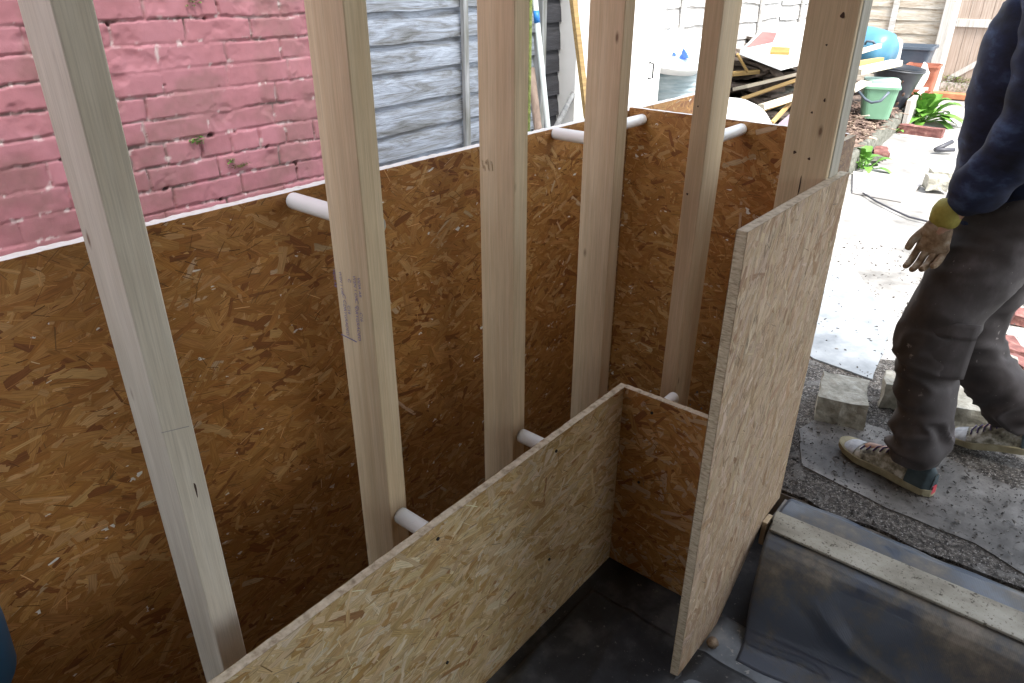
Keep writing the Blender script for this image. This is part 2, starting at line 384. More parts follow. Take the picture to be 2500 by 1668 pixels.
# ------------------------------------------------------------------ studs
def stud(x0, y0, x1, y1, label, mat, z0=.0, z1=2.25, seed=0, group='upright timber posts of the frame', name='timber_post', cat='post', slant=0):
    m = MB(); w, d, h = x1-x0, y1-y0, z1-z0; n = 40; R = random.Random(seed)
    prof = []; c = .0018
    base = [(c, 0), (w-c, 0), (w, c), (w, d-c), (w-c, d), (c, d), (0, d-c), (0, c)]
    ph = R.uniform(0, 6)
    vs = []
    for i in range(n+1):
        z = h*i/n
        for (a, b) in base: vs.append((a-w/2+.0012*math.sin(z*2.1+ph), b-d/2+.0012*math.sin(z*1.7+ph*2), z))
    m.add(vs, [(i*8+k, i*8+(k+1) % 8, (i+1)*8+(k+1) % 8, (i+1)*8+k) for i in range(n) for k in range(8)]+[tuple(range(8))[::-1], tuple(n*8+k for k in range(8))])
    o = m.build(name, mat, None, Matrix.Translation(((x0+x1)/2, (y0+y1)/2, z0)))
    return tag(o, label, cat, group)
PY = .975
p1 = stud(.364, PY, .411, PY+.1, 'pale grey post nearest the camera, leaning through the left of the view', PINE_PALE, seed=1)
p2 = stud(.777, PY, .824, PY+.1, 'post with blue grading stamps, second from the left', PINE, seed=2)
p3 = stud(1.192, PY, 1.239, PY+.1, 'middle post in front of the grey fence, a torn knot on its edge', PINE, seed=3)
p4 = stud(1.598, PY, 1.645, PY+.1, 'post with a dark crack standing before the inside corner', PINE, seed=4)
p5 = stud(1.69, .774-.0, 1.79, .774+.047, 'narrow-edged post in front of the far end board', PINE, seed=5)
p6 = stud(1.722, .489, 1.738, .489+.108, 'wide flat timber of the door jamb behind the tall board', PINE, z0=.2, seed=6)
p6b = stud(1.7385, .486, 1.798, .58, 'grey green stud screwed behind the wide door jamb timber', PINE_GREY, z0=.2, seed=7)
# nail holes, knots and splits in the posts
HOLE, *_ = new_mat('knot_hole', (.06, .03, .018), .8)
def mark(parent, px, py, r, plane, axis, name='knot', el=1.0):
    p = F(px, py, **plane); m = MB(); a = Vector(axis)
    other = Vector((0, 1, 0)) if abs(a.x) > .5 else Vector((1, 0, 0))
    P = []
    for k in range(14):
        an = 2*math.pi*k/14; rr = r*(1+.18*math.sin(3*an+px))
        P.append(p-a*.0006+other*math.cos(an)*rr+Vector((0, 0, 1))*math.sin(an)*rr*el)
    m.prism(P, a*.0009); m.build(name, HOLE, parent)
for px, py, r, el in ((1446, 295, .004, 1), (1457, 480, .0022, 8), (1455, 330, .0012, 30), (1453, 540, .0010, 25)): mark(p4, px, py, r, dict(x=1.598), (-1, 0, 0), el=el)
mark(p5, 1678, 474, .003, dict(x=1.69), (-1, 0, 0)); mark(p5, 1704, 260, .002, dict(x=1.69), (-1, 0, 0))
for px, py, r, el in ((2057, 38, .0045, 1.3), (1940, 372, .0036, 1), (1975, 388, .003, 1), (1982, 275, .0024, 1), (2018, 110, .0022, 1), (1952, 455, .0016, 14), (2013, 245, .002, 2)): mark(p6, px, py, r, dict(x=1.722), (-1, 0, 0), el=el)
for px, py, r in ((1277, 40, .0025), (1270, 402, .0045), (1277, 620, .0016)): mark(p3, px, py, r, dict(y=PY), (0, -1, 0))
for px, py, r in ((1208, 80, .0015), (1206, 230, .0017), (1210, 425, .0015)): mark(p3, px, py, r, dict(x=1.192), (-1, 0, 0))
PENC, *_ = new_mat('pencil', (.34, .32, .29), .8)
m = MB(); a = F(394, 1058, y=PY-.0008); b = F(462, 1042, y=PY-.0008); m.prism([a, b, b+Vector((0, 0, .0016)), a+Vector((0, 0, .0012))], (0, .0004, 0)); m.build('pencil_line', PENC, p1)
mark(p1, 478, 1195, .0016, dict(y=PY), (0, -1, 0), el=9)
# torn patch on the middle post
TORN = noise_mat('torn_wood', [(.3, (.4, .27, .15)), (.6, (.75, .62, .44))], (160, 160, 60), bump=1, bdist=.004)
m = MB(); R = random.Random(5)
for i in range(16):
    a = F(1176+R.uniform(0, 26), 396+R.uniform(0, 24), x=1.1915); l = R.uniform(.006, .016)
    m.prism([a, a+Vector((0, -.0025, 0)), a+Vector((-.002, -.002, l))], (-.0014, 0, 0))
m.build('torn_knot', TORN, p3)

# grading stamps
INK, *_ = new_mat('blue_stamp_ink', (.20, .17, .33), .8)
def stamp(parent, txt, px, py, size, x, ang=-90):
    c = bpy.data.curves.new('stamp', 'FONT'); c.body = txt; c.size = size; c.align_x = 'LEFT'
    t = bpy.data.objects.new('stamp', c); COL.objects.link(t)
    bpy.context.view_layer.update(); dg = bpy.context.evaluated_depsgraph_get()
    me = bpy.data.meshes.new_from_object(t.evaluated_get(dg)); bpy.data.objects.remove(t)
    me.materials.clear(); me.materials.append(INK)
    o = bpy.data.objects.new('grading_stamp', me); COL.objects.link(o)
    p = F(px, py, x=x)
    # text runs downwards on a face that looks along -X
    rot = Matrix(((0, 0, -1), (0, -1, 0), (-1, 0, 0))).to_4x4()
    rot = Matrix(((0, 0, -1, 0), (0, -1, 0, 0), (-1, 0, 0, 0), (0, 0, 0, 1)))
    o.matrix_basis = Matrix.Translation(p) @ rot
    return attach(o, parent)
SX = .777-.0008
for txt, px, py, s in (('VIDA AB', 812, 656, .0100), ('WSN 1 OR', 827, 662, .0100), ('C C', 836, 717, .0125), ('C', 849, 680, .011), ('C16', 848, 745, .011), ('DRYGRADED', 838, 742, .0112),
                      ('VIDA AB', 872, 677, .0105), ('WSN 1 OR', 861, 672, .0105), ('C C', 867, 730, .0125), ('C16', 878, 762, .0115), ('DRYGRADED', 866, 748, .0122)):
    stamp(p2, txt, px, py, s, SX)
m = MB(); a = F(833, 815, x=SX); b = F(871, 834, x=SX); m.prism([a, b, b+Vector((0, 0, -.002)), a+Vector((0, 0, -.002))], (-.0004, 0, 0)); m.build('stamp_line', INK, p2)

# ------------------------------------------------------------------ white pipe spacers
PIPES = 'white plastic pipe spacers between boards and posts'
def pipe(a, b, r, label, ragged=False, closed=True):
    a = Vector(a); b = Vector(b); d = (b-a).normalized(); m = MB(); k = r*.35
    pts = [a-d*0, b-d*k, b-d*k*.4, b]; rs = [r, r, r*.96, r*.84]
    m.tube(pts, rs, 28, caps=False)
    m.tube([b, b-d*.03], [r*.84, r*.8], 28, caps=False); m.tube([b-d*.03, b-d*.031], [r*.8, r*.01], 28, caps=False)
    return tag(m.build('spacer_pipe', PVC), label, 'pipe', PIPES)
r_ = .0185
q = F(712, 489, y=YO); pipe((q.x, PY+.098, q.z), (q.x, YO-.002, q.z), r_, 'white pipe stub reaching the long board beside the stamped post')
q = F(1352, 325, y=YO); pipe((q.x, 1.17, q.z), (q.x, YO-.002, q.z), r_, 'white pipe end left of the cracked post, against the long board')
q = F(1570, 291, x=XO); pipe((2.08, q.y, q.z), (XO-.002, q.y, q.z), r_, 'white pipe end just right of the cracked post, against the end board')
q = F(1812, 315, x=XO); pipe((2.085, q.y, q.z), (XO-.002, q.y, q.z), r_, 'white pipe end right of the narrow-edged post, against the end board')
q = F(975, 1256, y=PY); pipe((q.x, YI+.019, q.z), (q.x, PY-.001, q.z), r_, 'nearest low white pipe, from the stamped post to the foreground board')
q = F(1270, 1062, y=PY); pipe((q.x, YI+.019, q.z), (q.x, PY-.001, q.z), r_, 'low white pipe from the middle post to the foreground board')
q = F(1640, 972, x=1.585); pipe((1.516, q.y, q.z-.004), (1.60, q.y, q.z-.004), r_*.9, 'broken cream pipe end above the short low board')

# ------------------------------------------------------------------ sill, membrane, threshold
mb = MB(); mb.box((1.742, -2.5, 0), (1.86, .458, .196)); o = mb.build('sill_blockwork', noise_mat('block', [(.3, (.2, .19, .18)), (.7, (.4, .39, .37))], (30, 30, 30))); o['kind'] = 'structure'
def sillx(y): return 1.752
ZS = .2175
mb = MB(); A = F(1895, 1246, z=ZS); B = F(1880, 1292, z=ZS); C_ = F(2500, 1564, z=ZS); D_ = F(2500, 1495, z=ZS)
ext = lambda p, q, k: p+(q-p)*k
mb.prism([A, B, ext(B, C_, 2.2), ext(A, D_, 2.2)], (0, 0, -.008))
tag(mb.build('sill_plank', SILLW, bevel=.002), 'dusty pale timber plank lying along the door sill', 'plank')
MEM, N, L, b = new_mat('blue_black_membrane', (.03, .04, .055), .33, **{'Specular IOR Level': 1.0})
tc = N.new('ShaderNodeTexCoord'); n1 = N.new('ShaderNodeTexNoise'); n1.inputs['Scale'].default_value = 5; n1.inputs['Detail'].default_value = 12; n1.inputs['Roughness'].default_value = .7
L.new(tc.outputs['Object'], n1.inputs['Vector'])
r = ramp(N, [(.44, (.018, .028, .05)), (.50, (.045, .045, .045)), (.60, (.15, .125, .09)), (.7, (.24, .2, .15))]); L.new(n1.outputs['Fac'], r.inputs['Fac']); L.new(r.outputs[0], b.inputs['Base Color'])
r2 = ramp(N, [(.44, (.38, .38, .38)), (.55, (.75, .75, .75))]); L.new(n1.outputs['Fac'], r2.inputs['Fac']); L.new(r2.outputs[0], b.inputs['Roughness'])
b.inputs['Sheen Weight'].default_value = .5; b.inputs['Sheen Roughness'].default_value = .35; b.inputs['Sheen Tint'].default_value = (.6, .75, 1, 1)
wv = N.new('ShaderNodeTexWave'); wv.wave_type = 'BANDS'; wv.bands_direction = 'Y'; wv.inputs['Scale'].default_value = 90; wv.inputs['Distortion'].default_value = .4
L.new(tc.outputs['Object'], wv.inputs['Vector']); bp = N.new('ShaderNodeBump'); bp.inputs['Strength'].default_value = .22; bp.inputs['Distance'].default_value = .0012
L.new(wv.outputs['Fac'], bp.inputs['Height']); L.new(bp.outputs[0], b.inputs['Normal'])
# draped over the sill: profile in x,z swept along y
prof = [(1.905, .176), (1.885, .185), (1.862, .199), (1.80, .2075), (1.73, .2085), (1.70, .208), (1.675, .2068), (1.652, .2035), (1.632, .195), (1.617, .180), (1.605, .158), (1.588, .125), (1.57, .09), (1.552, .055), (1.535, .026), (1.51, .010), (1.44, .005)]
def memf(u, v):
    y = .450-u*2.3-.075*v*v*(1-u)
    t = v*(len(prof)-1); i = min(int(t), len(prof)-2); k = t-i
    x = prof[i][0]*(1-k)+prof[i+1][0]*k; z = prof[i][1]*(1-k)+prof[i+1][1]*k
    low = max(0, v-.45)/.55
    n = mnoise.noise(Vector((y*3.1, v*2.5, 1.3))); n2 = mnoise.noise(Vector((y*9, v*6, 7.3)))
    x -= low*(.03+.05*n+.012*n2)+low*max(0, .12-u)*.3; z += low*.02*n
    if v < .3: x += .01*n2+.012*n
    cr = max(0, 1-abs(mnoise.noise(Vector((y*2.4+v*1.5, v*3.2-y*1.1, 4.4))))*5)
    if v > .4: x -= .007*cr*min(1, (v-.4)*5); z += .004*cr*min(1, (v-.4)*5)
    return (x, y, max(z, .005+.001*v))
mb = MB(); mb.grid(memf, 260, 110); o = mb.build('membrane', MEM, solid=-.002); tag(o, 'shiny blue black damp proof membrane draped over the door sill', 'membrane')
mb = MB(); R = random.Random(3)
# pale apron of membrane/concrete on the floor in front of the drape, with lifted hem
def apron(u, v):
    y = .47-u*2.0; x = 1.56-.30*v-.06*math.sin(u*5+1)
    z = .004+.014*math.exp(-((v-.9)/.12)**2)*(.6+.4*math.sin(u*19))
    return (x, y, z)
APR = noise_mat('dusty_grey_floor_felt', [(.3, (.10, .11, .12)), (.55, (.2, .22, .24)), (.75, (.34, .34, .33))], (10, 10, 10), detail=8, rough=.5, bump=.3, rnd=False, speck=[(50, .62, (.35, .34, .31))])
mb.grid(apron, 80, 24); tag(mb.build('floor_felt', APR, solid=-.003), 'dusty grey felt lying on the floor below the door sill', 'felt')
def crease(u, v):
    x = -.2+u*1.55; yy = .24+v*.56; n = mnoise.noise(Vector((x*3, yy*3, 4))); r_ = 1-abs(mnoise.noise(Vector((x*2.2+2, yy*4.5, 9))))*3
    return (x, yy, .004+.006*max(0, n)+.010*max(0, r_)**3)
mb = MB(); mb.grid(crease, 120, 50); tag(mb.build('floor_sheet', G_FLOOR, solid=-.002), 'creased dark dusty sheet on the floor in front of the low boards', 'sheet')
# splintered jamb foot piece beside the tall board
mb = MB(); a = F(1868, 1300, z=.215); 
mb.box((1.70, .452, .13), (1.745, .4665, .212)); tag(mb.build('wood_packer', PINE, bevel=.002), 'small splintered wood packer wedged at the foot of the tall board', 'packer')
# white chip on the grit
m = MB(); a = F(2228, 1350, z=GZ); m.box((a.x-.008, a.y-.02, GZ+.0005), (a.x+.008, a.y+.02, GZ+.008)); o = m.build('plastic_chip', PVC, bevel=.002); tag(o, 'small white plastic chip lying on the grit', 'chip')
m = MB(); a = F(1739, 1572, z=.012)
m.lathe([(.0, -.012), (.012, -.010), (.017, 0), (.012, .011), (0, .013)], (a.x, a.y, .016), 9); tag(m.build('stone', noise_mat('brown_stone', [(.3, (.15, .1, .06)), (.7, (.4, .3, .2))], (60, 60, 60), bump=.8)), 'small brown stone beside the foot of the tall board', 'stone')

# ------------------------------------------------------------------ roof above the frame (out of view, it shades the inside)
mb = MB(); mb.box((-1.4, -1.6, 2.36), (2.2, 1.10, 2.44)); tag(mb.build('roof_deck', noise_mat('dark_roof_boards', [(.3, (.09, .065, .045)), (.7, (.16, .12, .08))], (3, 30, 30))), 'timber roof deck above the posts', 'roof')
mb = MB(); mb.box((-.5, PY, 2.25), (1.8, PY+.1, 2.355)); tag(mb.build('wall_plate', PINE), 'timber wall plate on top of the posts', 'beam')
HB = noise_mat('shade_wall_render', [(.3, (.09, .07, .06)), (.7, (.14, .11, .095))], (6, 6, 6))
mb = MB(); mb.box((-3.5, -1.9, -.5), (-.9, -1.62, 1.9)); mb.box((.5, -1.9, -.5), (2.1, -1.62, 1.9)); mb.box((-.9, -1.9, -.5), (.5, -1.62, .8)); mb.box((-3.5, -1.9, 1.9), (2.1, -1.62, 9)); mb.box((-1.5, -1.62, -.5), (-1.38, 1.05, 2.3)); tag(mb.build('shade_wall', HB), 'unseen wall added behind the camera to shade the inside', 'wall')  # unseen walls and opening, added to block the sun and shape the light inside
WHR = noise_mat('white_render', [(.3, (.74, .74, .72)), (.7, (.82, .82, .8))], (8, 8, 8), rough=.8, bump=.2)

# ------------------------------------------------------------------ pink painted brick wall
def vnoise(X, Z, sc, seed, oct=4):
    rs = np.random.RandomState(seed); out = np.zeros_like(X); amp = 1; tot = 0
    for o_ in range(oct):
        g = rs.rand(257, 257); x = X*sc*(2**o_)+rs.rand()*50; z = Z*sc*(2**o_)+rs.rand()*50
        xi = np.floor(x).astype(int); zi = np.floor(z).astype(int); fx = x-xi; fz = z-zi
        fx = fx*fx*(3-2*fx); fz = fz*fz*(3-2*fz)
        a = g[zi % 256, xi % 256]; b = g[zi % 256, (xi+1) % 256]; c = g[(zi+1) % 256, xi % 256]; d = g[(zi+1) % 256, (xi+1) % 256]
        out += amp*((a*(1-fx)+b*fx)*(1-fz)+(c*(1-fx)+d*fx)*fz); tot += amp; amp *= .5
    return out/tot
YW = 2.30
HROW = int(F(400, 405, y=YW).z/.0705)
def brick_wall():
    st = .0042; xs = np.arange(-.6, 1.72, st); zs = np.arange(.55, 2.35, st)
    X, Z = np.meshgrid(xs, zs); R = random.Random(8)
    wx = (vnoise(X, Z, 9, 1)-.5)*.014+(vnoise(X, Z, 45, 2)-.5)*.007; wz = (vnoise(X, Z, 5, 3)-.5)*.014+(vnoise(X, Z, 50, 4)-.5)*.007
    Xw = X+wx; Zw = Z+wz; CH = .0705
    row = np.floor(Zw/CH).astype(int); fz = Zw/CH-row
    dz = np.minimum(fz, 1-fz)*CH
    dx = np.full_like(X, 9.); idb = np.zeros_like(X)
    for r in range(row.min(), row.max()+1):
        m = row == r
        if not m.any(): continue
        joints = [-1.2+R.uniform(0, .2)]; header = R.random() < .08 or r == HROW
        while joints[-1] < 2.2:
            joints.append(joints[-1]+(R.gauss(.113, .006) if header or R.random() < .03 else R.gauss(.228, .008)))
        j = np.array(joints); xv = Xw[m]; k = np.searchsorted(j, xv)
        dx[m] = np.minimum(xv-j[k-1], j[np.minimum(k, len(j)-1)]-xv); idb[m] = r*37.7+k*11.3
    dzz = dz+(vnoise(X, Z, 14, 5)-.5)*.006; dxx = dx+(vnoise(X, Z, 16, 6)-.5)*.007
    d = np.minimum(dzz, dxx)
    prof = np.clip((d-.0018)/.0042, 0, 1); prof = prof*prof*(3-2*prof)
    fill = np.clip((vnoise(X, Z, 5, 7, 3)-.50)*6, 0, 1)     # where the mortar is still flush and painted over
    depth = (1-prof)*(.0068-.0055*fill)
    bid = np.sin(idb*12.9898)*43758.5453; bid = bid-np.floor(bid)
    rough = (vnoise(X, Z, 30, 9, 5)-.5)*.006+(vnoise(X, Z, 7, 10, 2)-.5)*.006
    y = YW+depth+rough*.55-(bid-.5)*.004+.004*np.clip(vnoise(X, Z, 12, 21)-.62, 0, 1)*8*prof
    # colour: faded pink paint, bare mortar, grime with shapes of their own
    t1 = vnoise(X, Z, 4, 11, 5); t2 = vnoise(X, Z, 55, 12, 3)
    base = np.stack([np.full_like(X, .42), np.full_like(X, .178), np.full_like(X, .20)], -1)
    k = (.82+.3*t1+.12*(bid-.5)+.16*(t2-.5))[..., None]; base = base*k
    pale = np.clip((vnoise(X, Z, 6, 13, 5)-.5)*3, 0, .35)[..., None]; base = base*(1-pale)+np.array([.52, .24, .28])*pale
    gr = np.clip((vnoise(X, Z, 5.5, 14, 6)-.50)*4.2, 0, .6)*(.4+.6*vnoise(X, Z, 60, 15, 2)); gr = gr[..., None]
    base = base*(1-gr)+np.array([.22, .13, .11])*gr
    mort = np.clip(1-(d-.001)/.0045, 0, 1)*(1-fill)
    mc = vnoise(X, Z, 38, 16, 4)[..., None]; mcol = np.where(mc > .52, np.array([.48, .38, .37]), np.array([.16, .125, .11]))
    mcol = mcol*(.8+.4*vnoise(X, Z, 90, 17, 2)[..., None]); w = (mort*np.clip((vnoise(X, Z, 17, 18, 4)-.34)*4, 0, 1))[..., None]
    base = base*(1-w)+mcol*w
    hole = (np.clip((vnoise(X, Z, 26, 19, 3)-.775)*14, 0, 1)*np.clip(1-d/.008, 0, 1))
    y = y+hole*.02; hw = hole[..., None]; base = base*(1-hw)+np.array([.03, .025, .02])*hw
    chip = (np.clip((vnoise(X, Z, 42, 22, 3)-.70)*16, 0, 1)*np.clip(1-d/.012, 0, 1))[..., None]; base = base*(1-chip)+np.array([.68, .6, .57])*chip
    nz, nx = X.shape; vs = np.stack([X, y, Z], -1).reshape(-1, 3)
    ii = np.arange(nz*nx).reshape(nz, nx); q = np.stack([ii[:-1, :-1], ii[:-1, 1:], ii[1:, 1:], ii[1:, :-1]], -1).reshape(-1, 4)
    me = bpy.data.meshes.new('painted_bricks'); me.vertices.add(len(vs)); me.vertices.foreach_set('co', vs.astype(np.float32).ravel())
    me.loops.add(q.size); me.loops.foreach_set('vertex_index', q.ravel().astype(np.int32))
    me.polygons.add(len(q)); me.polygons.foreach_set('loop_start', np.arange(0, q.size, 4, dtype=np.int32)); me.polygons.foreach_set('loop_total', np.full(len(q), 4, np.int32))
    me.update(calc_edges=True)
    ca = me.color_attributes.new('col', 'FLOAT_COLOR', 'POINT')
    ca.data.foreach_set('color', np.concatenate([base, np.ones((*X.shape, 1))], -1).astype(np.float32).ravel())
    me.materials.append(attr_mat('faded_pink_paint', rough=.72, uvgrain=False, bump=.35, bdist=.0015, noisebump=260))
    me.polygons.foreach_set('use_smooth', np.ones(len(q), bool))
    return me
bw = empty('brick_wall', (.5, YW, 0), 'faded pink painted brick wall with crumbling mortar', 'wall')
o = bpy.data.objects.new('painted_bricks', brick_wall()); COL.objects.link(o); attach(o, bw)
PINKP = noise_mat('plain_pink', [(.3, (.46, .14, .17)), (.7, (.58, .2, .24))], (12, 12, 12))
mb = MB(); mb.box((-.602, YW+.03, 0), (1.715, YW+.2, 3.1)); mb.box((-4, YW+.002, 0), (-.603, YW+.2, 1.6)); mb.box((-.602, YW+.002, 2.34), (1.715, YW+.03, 3.1)); mb.box((-.602, YW+.002, 0), (1.715, YW+.03, .548)); mb.build('wall_core', PINKP, bw)

# small weeds rooted in the mortar
LEAFY = noise_mat('fresh_leaf', [(.3, (.06, .17, .02)), (.6, (.12, .28, .04)), (.8, (.22, .36, .08))], (20, 20, 20), rough=.5, bump=.1)
MOSSM = noise_mat('moss', [(.3, (.06, .08, .015)), (.6, (.16, .2, .04)), (.8, (.3, .33, .08))], (60, 60, 60), bump=1, bdist=.01)
def leaf(m, base, d, ln, w, droop=.4, R=random):
    d = Vector(d).normalized(); s = d.cross(Vector((0, 0, 1)));
    s = s.normalized() if s.length > .01 else Vector((1, 0, 0)); nrm = s.cross(d)
    L_, Rr = [], []
    for i in range(6):
        t = i/5; c = Vector(base)+d*ln*t+Vector((0, 0, -1))*droop*ln*t*t+nrm*0; hw = w*math.sin(math.pi*min(1, t*.92+.06))**.8*.5
        L_.append(c-s*hw+nrm*hw*.3); Rr.append(c+s*hw+nrm*hw*.3)
    mid = [Vector(base)+d*ln*(i/5)+Vector((0, 0, -1))*droop*ln*(i/5)**2 for i in range(6)]
    vs = L_+mid+Rr; fs = []
    for i in range(5): fs += [(i, i+1, 6+i+1, 6+i), (6+i, 6+i+1, 12+i+1, 12+i)]
    m.add(vs, fs, 0, True)
def weed(px, py, n, ln, label, seed, plane, spread=1):
    R = random.Random(seed); p = F(px, py, **plane); m = MB()
    for i in range(n):
        a = R.uniform(0, 6.28); d = Vector((math.cos(a), -abs(math.sin(a))*.8-.3, R.uniform(-.2, .8)))
        q = p+Vector((R.uniform(-1, 1)*spread*.01, 0, R.uniform(-1, 1)*spread*.008))
        m.tube([q, q+d*ln*.5], .0006, 5); leaf(m, q+d*ln*.5, d, ln*R.uniform(.6, 1.1), ln*.6, .3, R)
    return tag(m.build('weed', LEAFY), label, 'plant', 'weeds in the pink wall')
weed(481, 342, 34, .011, 'small green weed growing from the pink wall, the upper and leafier one', 1, dict(y=YW-.002), 1.6)
weed(562, 395, 12, .012, 'tiny bright weed sprig low on the pink wall above the board', 2, dict(y=YW-.002), .7)
weed(470, 2, 22, .012, 'pale weed on the pink wall at the very top edge of the view', 4, dict(y=YW-.002), 2.2)
m = MB(); R = random.Random(6); p = F(583, 404, y=YW)
for i in range(120):
    q = p+Vector((R.gauss(0, .016), -.003, R.gauss(0, .0035))); leaf(m, q, (R.uniform(-1, 1), -1, R.uniform(-.4, 1)), .006, .003, .2)
tag(m.build('moss_clump', MOSSM), 'dark moss clump in a mortar joint under the tiny weed sprig', 'moss')

# ------------------------------------------------------------------ lap fences
def grey_boards(name, stops, extra=None):
    m, N, L, b = new_mat(name, rough=.8); tc = N.new('ShaderNodeTexCoord'); col = None
    def nz(sc, det=6, rg=.65, dist=0):
        mp = N.new('ShaderNodeMapping'); mp.inputs['Scale'].default_value = sc; L.new(tc.outputs['Object'], mp.inputs['Vector'])
        n = N.new('ShaderNodeTexNoise'); n.inputs['Scale'].default_value = 1; n.inputs['Detail'].default_value = det; n.inputs['Roughness'].default_value = rg; n.inputs['Distortion'].default_value = dist
        L.new(mp.outputs[0], n.inputs['Vector']); return n
    n1 = nz((3.5, 3.5, 26), 7, .7, 1.2); r = ramp(N, stops); L.new(n1.outputs['Fac'], r.inputs['Fac'])
    n2 = nz((8, 8, 260), 5, .7); r2 = ramp(N, [(.33, (.42, .4, .37)), (.48, (1, 1, 1)), (.7, (1.18, 1.18, 1.2))]); L.new(n2.outputs['Fac'], r2.inputs['Fac'])
    mx = N.new('ShaderNodeMix'); mx.data_type = 'RGBA'; mx.blend_type = 'MULTIPLY'; mx.inputs['Factor'].default_value = .85
    L.new(r.outputs[0], mx.inputs['A']); L.new(r2.outputs[0], mx.inputs['B']); L.new(mx.outputs['Result'], b.inputs['Base Color'])
    bp = N.new('ShaderNodeBump'); bp.inputs['Strength'].default_value = .6; bp.inputs['Distance'].default_value = .004; L.new(n2.outputs['Fac'], bp.inputs['Height']); L.new(bp.outputs[0], b.inputs['Normal'])
    return m
FGREY = grey_boards('weathered_silver_boards', [(.3, (.10, .10, .09)), (.44, (.21, .225, .24)), (.56, (.31, .35, .41)), (.72, (.46, .52, .60))])
FDARK = grey_boards('unbleached_shaded_boards', [(.3, (.010, .010, .012)), (.6, (.028, .028, .033)), (.78, (.09, .085, .08))])  # unbleached boards, the shadow they stand in put into the colour
FFAR = grey_boards('pale_weathered_boards', [(.3, (.3, .28, .26)), (.5, (.48, .47, .45)), (.7, (.62, .62, .62))])
FWARM = grey_boards('warm_weathered_boards', [(.3, (.27, .2, .13)), (.5, (.44, .39, .32)), (.7, (.56, .54, .5))])
BATT = noise_mat('mossy_batten', [(.3, (.13, .13, .1)), (.6, (.3, .31, .31)), (.8, (.42, .43, .45))], (40, 40, 5), bump=.5)
def lap_fence(name, P0, P1, z0, z1, expo, mat, battens, label, seed, bat_mat=None, cap=False, wav=.012, group=None, thick_b=.02, bw_=.03):
    """overlapping horizontal boards between two ground points, battens as parts"""
    P0 = Vector(P0); P1 = Vector(P1); ln = (P1-P0).length; d = (P1-P0)/ln; nrm = Vector((d.y, -d.x, 0)); R = random.Random(seed)
    if nrm.dot(-P0) < 0: nrm = -nrm
    root = empty(name, P0, label, 'fence', group); m = MB(); z = z0; i = 0
    while z < z1:
        n = max(10, int(ln/.05)); ph = R.uniform(0, 99); e = expo*R.uniform(.93, 1.07)
        vs = []
        for k in range(n+1):
            t = k/n; p = P0+d*ln*t; w1 = wav*mnoise.noise(Vector((t*ln*1.6, ph, 0)))+wav*.4*mnoise.noise(Vector((t*ln*6, ph, 3))); bu = .006*mnoise.noise(Vector((t*ln*2.5, ph, 9)))
            w2 = wav*mnoise.noise(Vector((t*ln*1.6, ph+50, 0)))
            for (zz, o_) in ((z+w1, .016+bu), (z+w1, .027+bu), (z+e*.55, .022+bu*.6), (z+e*1.2+w2*.3, .004), (z+e*1.2+w2*.3, -.002)):
                q = p+nrm*o_; vs.append((q.x, q.y, zz))
        m.add(vs, [(a*5+b_, a*5+b_+1, (a+1)*5+b_+1, (a+1)*5+b_) for a in range(n) for b_ in range(4)])
        z += e; i += 1
    m.build('lap_boards', mat, root, fixn=False)
    for t in battens:
        p = P0+d*ln*t; b2 = MB(); c = p+nrm*.045
        hw = bw_/2
        P = [c-d*hw-nrm*thick_b/2, c+d*hw-nrm*thick_b/2, c+d*hw+nrm*thick_b/2, c-d*hw+nrm*thick_b/2]
        b2.prism([(q.x, q.y, z0-.05) for q in P], (0, 0, z1-z0+.05)); b2.build('batten', bat_mat or BATT, root)
    return root
YF = 2.42
xb = F(1120, 200, y=YF).x; X0 = 1.73; X1 = F(1297, 150, y=YF).x
lap_fence('lap_fence', (X0, YF, 0), (X1, YF, 0), .3, 2.3, .118, FGREY, [(xb-X0)/(X1-X0)], 'silver grey lap fence panel beside the pink brick wall', 31)
m = MB(); m.box((X1-.006, YF-.07, 0), (X1+.03, YF+.02, 2.3)); tag(m.build('fence_post', BATT), 'slim mossy fence post between the silver and the black fence panels', 'post')
X2 = F(1406, 200, y=YF).x+.05
lap_fence('lap_fence', (X1+.035, YF+.01, 0), (X2, YF+.01, 0), .2, 2.4, .118, FDARK, [], 'dark unbleached lap fence panel with shade in its colour, left of the white wall', 32)

# things leaning on the black fence
def lean(name, a, b, r, mat, label, cat, flat=None, parts=None):
    m = MB(); a = Vector(a); b = Vector(b)
    if flat:
        d = (b-a).normalized(); s = d.cross(Vector((0, 1, 0))).normalized()*flat[0]/2; t = d.cross(s).normalized()*flat[1]
        m.prism([a-s, a+s, b+s, b-s], t)
    else: m.tube([a, a.lerp(b, .5)+Vector((.001, 0, 0)), b], r, 14)
    o = m.build(name, mat); return tag(o, label, cat)
YL = 2.33
def lp(px0, py0, px1, py1, y0=YL-.12, y1=YL, k0=.0, k1=.0):
    a = F(px0, py0, y=y0); b = F(px1, py1, y=y1); d = a-b; return b-d*k1, a+d*k0
PALEBLUE, *_ = new_mat('pale_painted_metal', (.62, .68, .66), .35); BLUEB, *_ = new_mat('blue_band', (.03, .22, .62), .4)
a, b = lp(1337, 310, 1305, -10, k0=1.8, k1=.4); pole = lean('broom_pole', a, b, .0135, PALEBLUE, 'long pale pole with a blue band leaning on the black fence', 'pole')
t0 = F(1309, 28, y=2.326); t1 = F(1313, 58, y=2.32); dd = (b-a).normalized()
def online(p): return a+dd*((p-a).dot(dd))
m = MB(); m.tube([online(t0), online(t1)], .0147, 14); m.build('blue_band', BLUEB, pole)
HAND = noise_mat('worn_brown_handle', [(.3, (.16, .11, .08)), (.6, (.3, .22, .17)), (.8, (.42, .33, .26))], (30, 30, 6))
